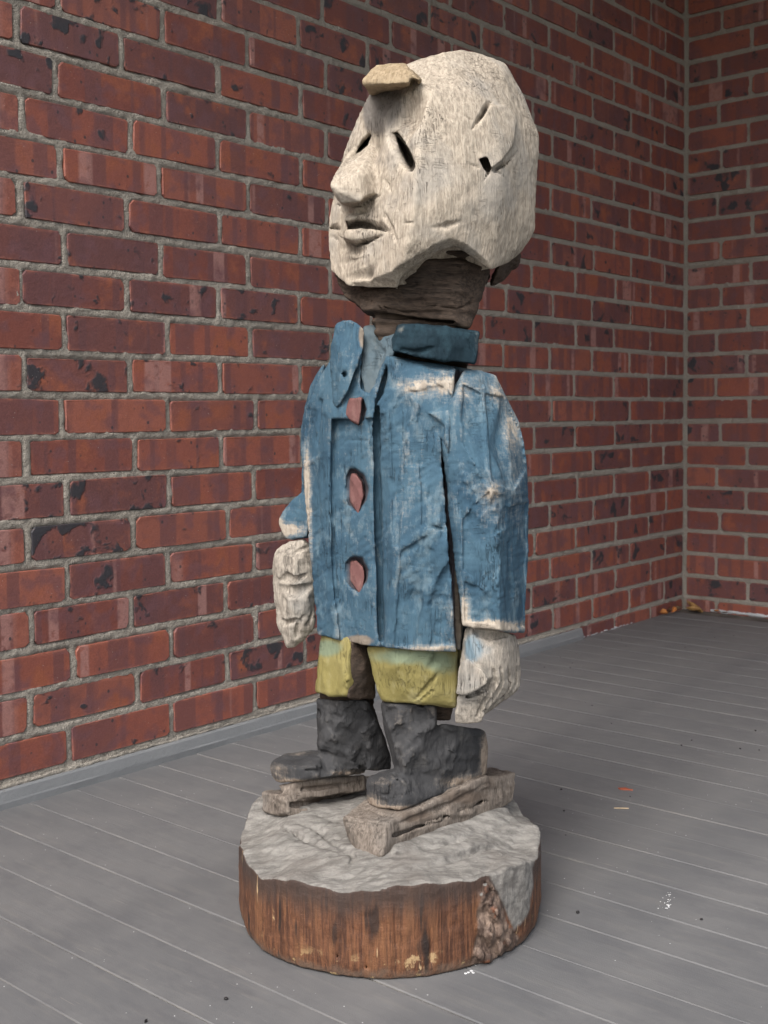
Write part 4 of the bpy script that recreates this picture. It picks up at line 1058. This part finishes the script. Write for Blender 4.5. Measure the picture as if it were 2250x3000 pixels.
for u_, v0, v1 in ((728,2020,2108), (853,1960,2118), (640,1900,1960), (790,2060,2116), (930,2000,2080)):
    lg.groove([(u_, v0), (u_ + 2, (v0 + v1) / 2), (u_ + 1, v1)], [.0006, .0016, .0012], .0004)
P, Q = lg.mesh(); N = lg.grad(P)
Zt = topz(P[:, 0], P[:, 1])
th = np.degrees(np.arctan2(P[:, 1] - 1.443, P[:, 0] - .006)); rr_ = np.hypot(P[:, 0] - .006, P[:, 1] - 1.443)
topm = np.clip((N[:, 2] - .25) * 3, 0, 1) * (P[:, 2] > .05)
topm = np.maximum(topm, (rr_ < .172) * (P[:, 2] > Zt - .022) * 1.0)
def inbox(a, lo, hi, s_=4.0): return np.clip((a - lo) / s_ + .5, 0, 1) * np.clip((hi - a) / s_ + .5, 0, 1)
uu, vv_ = to_px(P)
wig = fbm(P, 45, 2) * 26
def inpoly(U, W, poly, soft=5.0):
    ins_ = np.zeros(len(U), bool); dist = np.full(len(U), 1e9)
    for (x0, y0), (x1, y1) in zip(poly, poly[1:] + poly[:1]):
        cr2_ = ((y0 > W) != (y1 > W)) & (U < (x1 - x0) * (W - y0) / ((y1 - y0) + 1e-9) + x0); ins_ ^= cr2_
        t_ = np.clip(((U - x0) * (x1 - x0) + (W - y0) * (y1 - y0)) / ((x1 - x0) ** 2 + (y1 - y0) ** 2), 0, 1)
        dist = np.minimum(dist, np.hypot(U - x0 - t_ * (x1 - x0), W - y0 - t_ * (y1 - y0)))
    return np.clip(np.where(ins_, dist, -dist) / soft + .5, 0, 1)
near_ = (P[:, 1] < 1.50)
lobem = inpoly(uu + wig * .25, vv_ + wig * .4, [(1050,1880),(1068,1912),(1086,1950),(1100,1985),(1112,2012),(1128,1996),(1143,1962),(1150,1915),(1152,1875),(1165,1840),(1050,1840)]) * near_ * (rr_ > .13)
bark = inpoly(uu + wig * .35, vv_ + wig * .3, [(1052,1900),(1034,1960),(1028,2030),(1016,2115),(1055,2115),(1118,2092),(1120,2024),(1098,1992),(1080,1950),(1064,1912)]) * near_ * (1 - lobem) * (rr_ > .14)
disp = (scallop(P, (38, 38, 30), 2) - .3) * .0022 * topm + fbm(P, 120, 2) * .0012
topm = topm * (1 - bark)
disp += bark * (fbm(P * np.array((1, 1, .5)), 140, 3) * .005)
qs = np.stack([th * .35, rr_ * 0, P[:, 2] * 9], 1)
disp += (1 - topm) * (1 - bark) * vnoise(qs, 1.0) * .0011
dirv = np.array((.79, .61)); acr = P[:, 0] * -dirv[1] + P[:, 1] * dirv[0]
disp += topm * vnoise(np.stack([acr * 170, P[:, 0] * 12, P[:, 1] * 12], 1), 1.0) * .0036 + topm * fbm(P, 90, 2, 3) * .0016
P2 = P + N * disp[:, None]
P2[:, 2] = np.maximum(P2[:, 2], .0006)
me = mesh_np('log_round', P2 - np.array((OX, OY, 0)), Q)
for nm, val in (('top', topm), ('lobe', np.clip(lobem, 0, 1)), ('bark', np.clip(bark, 0, 1)), ('down', Zt - P[:, 2]),
                ('blk', blobs(P, [(727,2010,13,48,1),(802,1985,22,62,.9),(915,2045,20,44,.85),(640,2000,6,40,.8),(975,2060,22,40,.6),(570,1960,8,60,.5),(860,1990,8,70,.5)])),
                ('tan', blobs(P, [(868,2082,30,24,1),(926,2070,34,24,.9),(735,2106,16,10,.9),(905,1915,26,7,.9),(590,1985,5,60,1.1),(846,1960,4,50,.8)]))):
    at = me.attributes.new(nm, 'FLOAT', 'POINT'); at.data.foreach_set('value', np.ascontiguousarray(val, np.float32))
def mat_log():
    k = NT('debarked_log'); o = k.obj(); ow = o
    st = k.noise(k.scalev(ow, (1, 1, .05)), 300, 5, .75); st2 = k.noise(k.scalev(ow, (1, 1, .10)), 55, 4, .65); big = k.noise(k.scalev(ow, (1, 1, .5)), 12, 3, .6)
    c = k.mix(k.ss(st, .40, .62), (.065, .029, .018), (.165, .072, .037))
    c = k.mix(k.math('MULTIPLY', k.ss(st2, .48, .66), .55), c, (.235, .108, .050))
    c = k.mix(k.math('MULTIPLY', k.ss(st2, .46, .30), .75), c, (.042, .021, .015))
    c = k.mix(k.math('MULTIPLY', k.ss(big, .56, .70), .6), c, (.075, .038, .026))
    blk = k.noise(k.vm('ADD', k.scalev(ow, (1, 1, .13)), (8, 2, 1)), 40, 3, .6)
    c = k.mix(k.math('MULTIPLY', k.ss(blk, .62, .67), .85), c, (.022, .016, .014))
    dn = k.math('ADD', k.attr('down'), k.math('MULTIPLY', k.math('SUBTRACT', k.noise(k.scalev(ow, (1, 1, .4)), 40, 4, .65), .5), .034))
    c = k.mix(k.math('MULTIPLY', k.ss(dn, .046, .010), .88), c, (.050, .036, .031))      # weather stain below the rim
    pal = k.noise(k.vm('ADD', k.scalev(ow, (1, 1, .10)), (1, 7, 3)), 75, 3, .6)
    c = k.mix(k.math('MULTIPLY', k.ss(pal, .70, .735), .8), c, (.60, .42, .24))
    c = k.mix(k.math('MULTIPLY', k.ss(k.math('ADD', k.attr('blk'), k.math('MULTIPLY', k.math('SUBTRACT', st2, .5), 2.2)), .52, .85), .88), c, (.026, .018, .016))
    c = k.mix(k.math('MULTIPLY', k.ss(k.math('ADD', k.attr('tan'), k.math('MULTIPLY', k.math('SUBTRACT', k.noise(k.scalev(ow, (1, 1, .6)), 75, 4, .7), .5), 2.4)), .85, 1.1), .8), c, (.40, .28, .15))
    z = k.n('SeparateXYZ', None, Vector=ow).outputs[2]
    c = k.mix(k.math('MULTIPLY', k.ss(k.math('ADD', z, k.math('MULTIPLY', k.math('SUBTRACT', k.noise(ow, 60, 4), .5), .03)), .016, .0), .75), c, (.14, .10, .075))
    gl = k.math('MULTIPLY', k.ss(k.noise(k.vm('ADD', ow, (.5, .2, .9)), 60, 4, .7), .60, .66), k.ss(z, .034, .012))
    c = k.mix(k.math('MULTIPLY', gl, .7), c, (.42, .30, .15))
    bk = k.mix(k.ss(k.noise(k.scalev(ow, (1, 1, .5)), 90, 4, .7), .35, .65), (.07, .045, .035), (.22, .16, .125))
    bk = k.mix(k.math('MULTIPLY', k.ss(k.noise(ow, 36, 3), .60, .70), .7), bk, (.26, .085, .035))
    c = k.mix(k.attr('bark'), c, bk)
    rot_ = k.n('Mapping', None, Vector=ow, Rotation=(0, 0, -.66), Scale=(.22, 1, 1)).outputs[0]; gn = k.noise(rot_, 120, 5, .7); gn2 = k.noise(ow, 14, 4, .6); f = k.noise(ow, 380, 3, .7)
    gr = k.mix(k.ss(gn, .33, .68), (.130, .122, .112), (.262, .248, .228))
    gr = k.mix(k.math('MULTIPLY', k.ss(gn2, .5, .7), .45), gr, (.155, .135, .12))
    gr = k.mix(k.math('MULTIPLY', k.ss(f, .60, .72), .5), gr, (.14, .12, .105))
    gm = k.math('MAXIMUM', k.attr('lobe'), k.ss(k.math('ADD', k.attr('top'), k.math('MULTIPLY', k.math('SUBTRACT', gn, .5), .5)), .35, .65))
    c = k.mix(gm, c, gr)
    h = k.math('ADD', k.math('MULTIPLY', st, 1.1), k.math('ADD', k.math('MULTIPLY', f, .4), k.math('MULTIPLY', gn, .6)))
    return k.out(c, k.math('ADD', .55, k.math('MULTIPLY', gm, .3)), k.bump(h, .9, .0018), .3)
link('log_round', me, fig, mat_log())

# ------------------------------------------------------------------ litter on the floor
def floor_pt(u, v):          # foot point on the floor for a sight-line reference
    d = ray_dir(u, v); t = -CAM_H / d.z; return Vector((d.x * t, t, 0))
def leaf_mesh(L, W, curl, seed, lobes=0):
    rr = random.Random(seed); n, m_ = 14, 6; Vv = []
    for i in range(n + 1):
        t = i / n; wd = W * (math.sin(math.pi * min(1, t * 1.04)) ** .7) * (1 + (.25 * math.sin(t * 19 + seed) if lobes else 0)) + .0004
        for j in range(m_ + 1):
            s_ = j / m_ * 2 - 1
            z = curl * (s_ * s_) * wd * 1.6 + curl * .35 * L * (t - .45) ** 2 * 2 + rr.uniform(-.0006, .0006)
            Vv.append(((t - .5) * L + abs(s_) * .1 * W, s_ * wd * (1 - .3 * abs(curl)), z + .002))
    Q = [(i * (m_ + 1) + j, i * (m_ + 1) + j + 1, (i + 1) * (m_ + 1) + j + 1, (i + 1) * (m_ + 1) + j) for i in range(n) for j in range(m_)]
    # stalk
    b_ = len(Vv); Vv += [(-.5 * L, -.0006, .002), (-.5 * L, .0006, .002), (-.72 * L, .0005, .006), (-.72 * L, -.0005, .006)]; Q.append((b_, b_ + 1, b_ + 2, b_ + 3))
    me_ = bpy.data.meshes.new('leaf'); me_.from_pydata(Vv, [], Q)
    bm = bmesh.new(); bm.from_mesh(me_); bmesh.ops.solidify(bm, geom=bm.faces[:], thickness=.0004); bm.to_mesh(me_); bm.free()
    for p in me_.polygons: p.use_smooth = True
    return me_
M_LEAF1 = mat_simple('tan_dry_leaf', (.20, .105, .035), (.42, .255, .10), 40, .6, .5, 160, .002)
M_LEAF2 = mat_simple('orange_dry_leaf', (.38, .13, .035), (.45, .22, .07), 40, .6, .5, 160, .002)
M_LEAF3 = mat_simple('brown_dry_leaf', (.06, .035, .02), (.14, .075, .04), 40, .7, .5, 160, .002)
for (t, r, L, W, cu, rot, tilt, mt, lb) in (
    (.030, .045, .075, .013, .7, 2.15, (.35, -.35), M_LEAF1, 'large tan curled dry leaf leaning in the inside corner'),
    (.055, .060, .050, .010, .8, 2.5, (.2, .1), M_LEAF1, 'tan dry leaf lying flat just below the large curled leaf in the corner'),
    (.175, .016, .030, .010, .9, .4, (.5, .3), M_LEAF2, 'orange crumpled leaf at the left end of the leaf litter by the long wall'),
    (.150, .018, .026, .009, 1.0, 1.8, (1.0, .4), M_LEAF3, 'dark brown curled leaf standing beside the orange crumpled leaf'),
    (.110, .016, .028, .009, .8, .9, (.7, -.5), M_LEAF2, 'small orange leaf scrap between the brown leaf and the corner'),
    (.075, .020, .022, .008, .9, 2.9, (.5, .5), M_LEAF3, 'small dark leaf scrap nearest to the corner on the long-wall side'),
    (.022, .120, .024, .006, .6, 2.0, (.1, .2), M_LEAF2, 'thin orange leaf scrap on the floor under the short wall'),
    (.030, .150, .020, .004, .5, 2.4, (.1, .1), M_LEAF3, 'narrow dark leaf scrap on the floor under the short wall')):
    o = link('dry_leaf', leaf_mesh(L, W, cu, int(L * 1e4)), None, mt)
    o.location = room(t, r, .002 + .008 * abs(tilt[0])); o.rotation_euler = (tilt[0], tilt[1], rot)
    tag(o, lb, 'leaf', 'dry leaves in the corner')
# red bark flake, straw, pale chips
def flake(name, u, v, L, W, rot, mat, label, cat, seed, h_=.002):
    rr = random.Random(seed); n = 12; vs = []; T = .0012
    ring = []
    for i in range(n):
        a = 2 * math.pi * i / n; k_ = rr.uniform(.65, 1.15); ring.append((math.cos(a) * L / 2 * k_, math.sin(a) * W / 2 * k_, rr.uniform(0, h_)))
    vs = [(x, y, z + T) for x, y, z in ring] + [(x, y, .0002) for x, y, z in ring] + [(0, 0, h_ + T)]
    fs = [(i, (i + 1) % n, 2 * n) for i in range(n)] + [(i, n + i, n + (i + 1) % n, (i + 1) % n) for i in range(n)]
    me_ = bpy.data.meshes.new(name); me_.from_pydata(vs, [], fs)
    o = link(name, me_, None, mat); o.location = floor_pt(u, v); o.rotation_euler = (0, 0, rot)
    tag(o, label, cat); return o
M_RED = mat_simple('red_bark', (.22, .05, .025), (.30, .085, .045), 60, .7)
M_STRAW = mat_simple('straw', (.42, .32, .20), (.5, .40, .28), 60, .7)
M_WHT = mat_simple('white_crumb', (.40, .40, .41), (.6, .6, .6), 60, .8)
M_PEL = mat_simple('black_pellet', (.012, .011, .012), (.025, .022, .022), 60, .6)
flake('bark_flake', 1350, 1706, .030, .009, -.35, M_RED, 'flat reddish bark flake lying on the grey boards right of the figure', 'bark flake', 4)
flake('straw_piece', 1342, 1747, .024, .0014, -.1, M_STRAW, 'short pale straw on the boards just below the reddish bark flake', 'straw', 5, .0006)
flake('seed_husk', 315, 2208, .0042, .0016, 1.0, M_PEL, 'tiny pointed brown husk on the boards left of the log round', 'husk', 6)
def pellet_mesh(seed, r):
    rr = random.Random(seed); bm = bmesh.new(); bmesh.ops.create_icosphere(bm, subdivisions=2, radius=r)
    for v_ in bm.verts: v_.co *= rr.uniform(.85, 1.12); v_.co.z *= .75
    me_ = bpy.data.meshes.new('pellet'); bm.to_mesh(me_); bm.free()
    for p in me_.polygons: p.use_smooth = True
    me_.materials.append(M_PEL); return me_
PM = [pellet_mesh(i, .0016) for i in range(4)]
pel = [(1212,1706,1.1),(1218,1753,1.25),(1248,1972,1.5),(1222,1805,.7),(1515,1987,1.1),(1361,1722,.9),(357,1983 - 0,0),
       (1210,1420,1.0),(1232,1443,1.0),(1237,1433,.8),(1279,1525,1.0),(1264,1519,.8),(1321,1564,1.0),(1472,1611,1.2),(1494,1600,1.0),(1632,1579,1.2),(1599,1618,1.1),(1640,1621,.8),(1353,1586,.0),
       (1176,1442,.9),(1165,1437,.8),(1246,1412,.8),(1299,1400,.8),(1342,1383,.9),(1353,1396,.9),(1388,1358,.8),(1480,1399,.9),(1528,1404,.9),(1585,1374,.9),(1544,1378,.8),(488,2103 + 56,1.4)]
for i, (u, v, s_) in enumerate(pel):
    if s_ == 0: continue
    p = floor_pt(u, v)
    if (p.x - CX) * DV[0] + (p.y - CY) * DV[1] < .01: continue
    o = link('dropping', PM[i % 4], None); o.location = p + Vector((0, 0, .0010)); o.scale = (s_, s_ * 1.1, s_); o.rotation_euler.z = i * 1.3
    tag(o, 'tiny round black pellet lying on the grey floor boards', 'pellet', 'black pellets scattered on the floor')
# crumbs (nobody could count them)
bm = bmesh.new(); rr = random.Random(8)
def crumb(u, v, r):
    p = floor_pt(u, v); n0 = len(bm.verts)
    res = bmesh.ops.create_icosphere(bm, subdivisions=1, radius=r)
    for q_ in res['verts']:
        q_.co *= rr.uniform(.6, 1.2); q_.co.z *= .5; q_.co += p + Vector((0, 0, r * .3))
for _ in range(26): crumb(1440 + rr.gauss(0, 9), 1948 + rr.gauss(0, 12), rr.uniform(.0003, .0011))
for _ in range(4): crumb(1443 + rr.gauss(0, 4), 1958 + rr.gauss(0, 3), .0018)
for _ in range(70):
    u, v = rr.uniform(20, 1640), rr.uniform(1420, 2190)
    p = floor_pt(u, v); tt = (p.x - CX) * DV[0] + (p.y - CY) * DV[1]; r2_ = (p.x - CX) * RV[0] + (p.y - CY) * RV[1]
    if r2_ < .05 or tt < .03 or math.hypot(p.x - OX, p.y - OY) < .19: continue
    crumb(u, v, rr.uniform(.0003, .0008))
for u, v in ((1012,2102),(1018,2099),(1022,2103),(1006,2104)): crumb(u, v, .0022)
me = bpy.data.meshes.new('crumbs'); bm.to_mesh(me); bm.free()
tag(link('crumbs', me, None, M_WHT), 'scatter of tiny pale crumbs and grit over the floor boards', 'grit', kind='stuff')
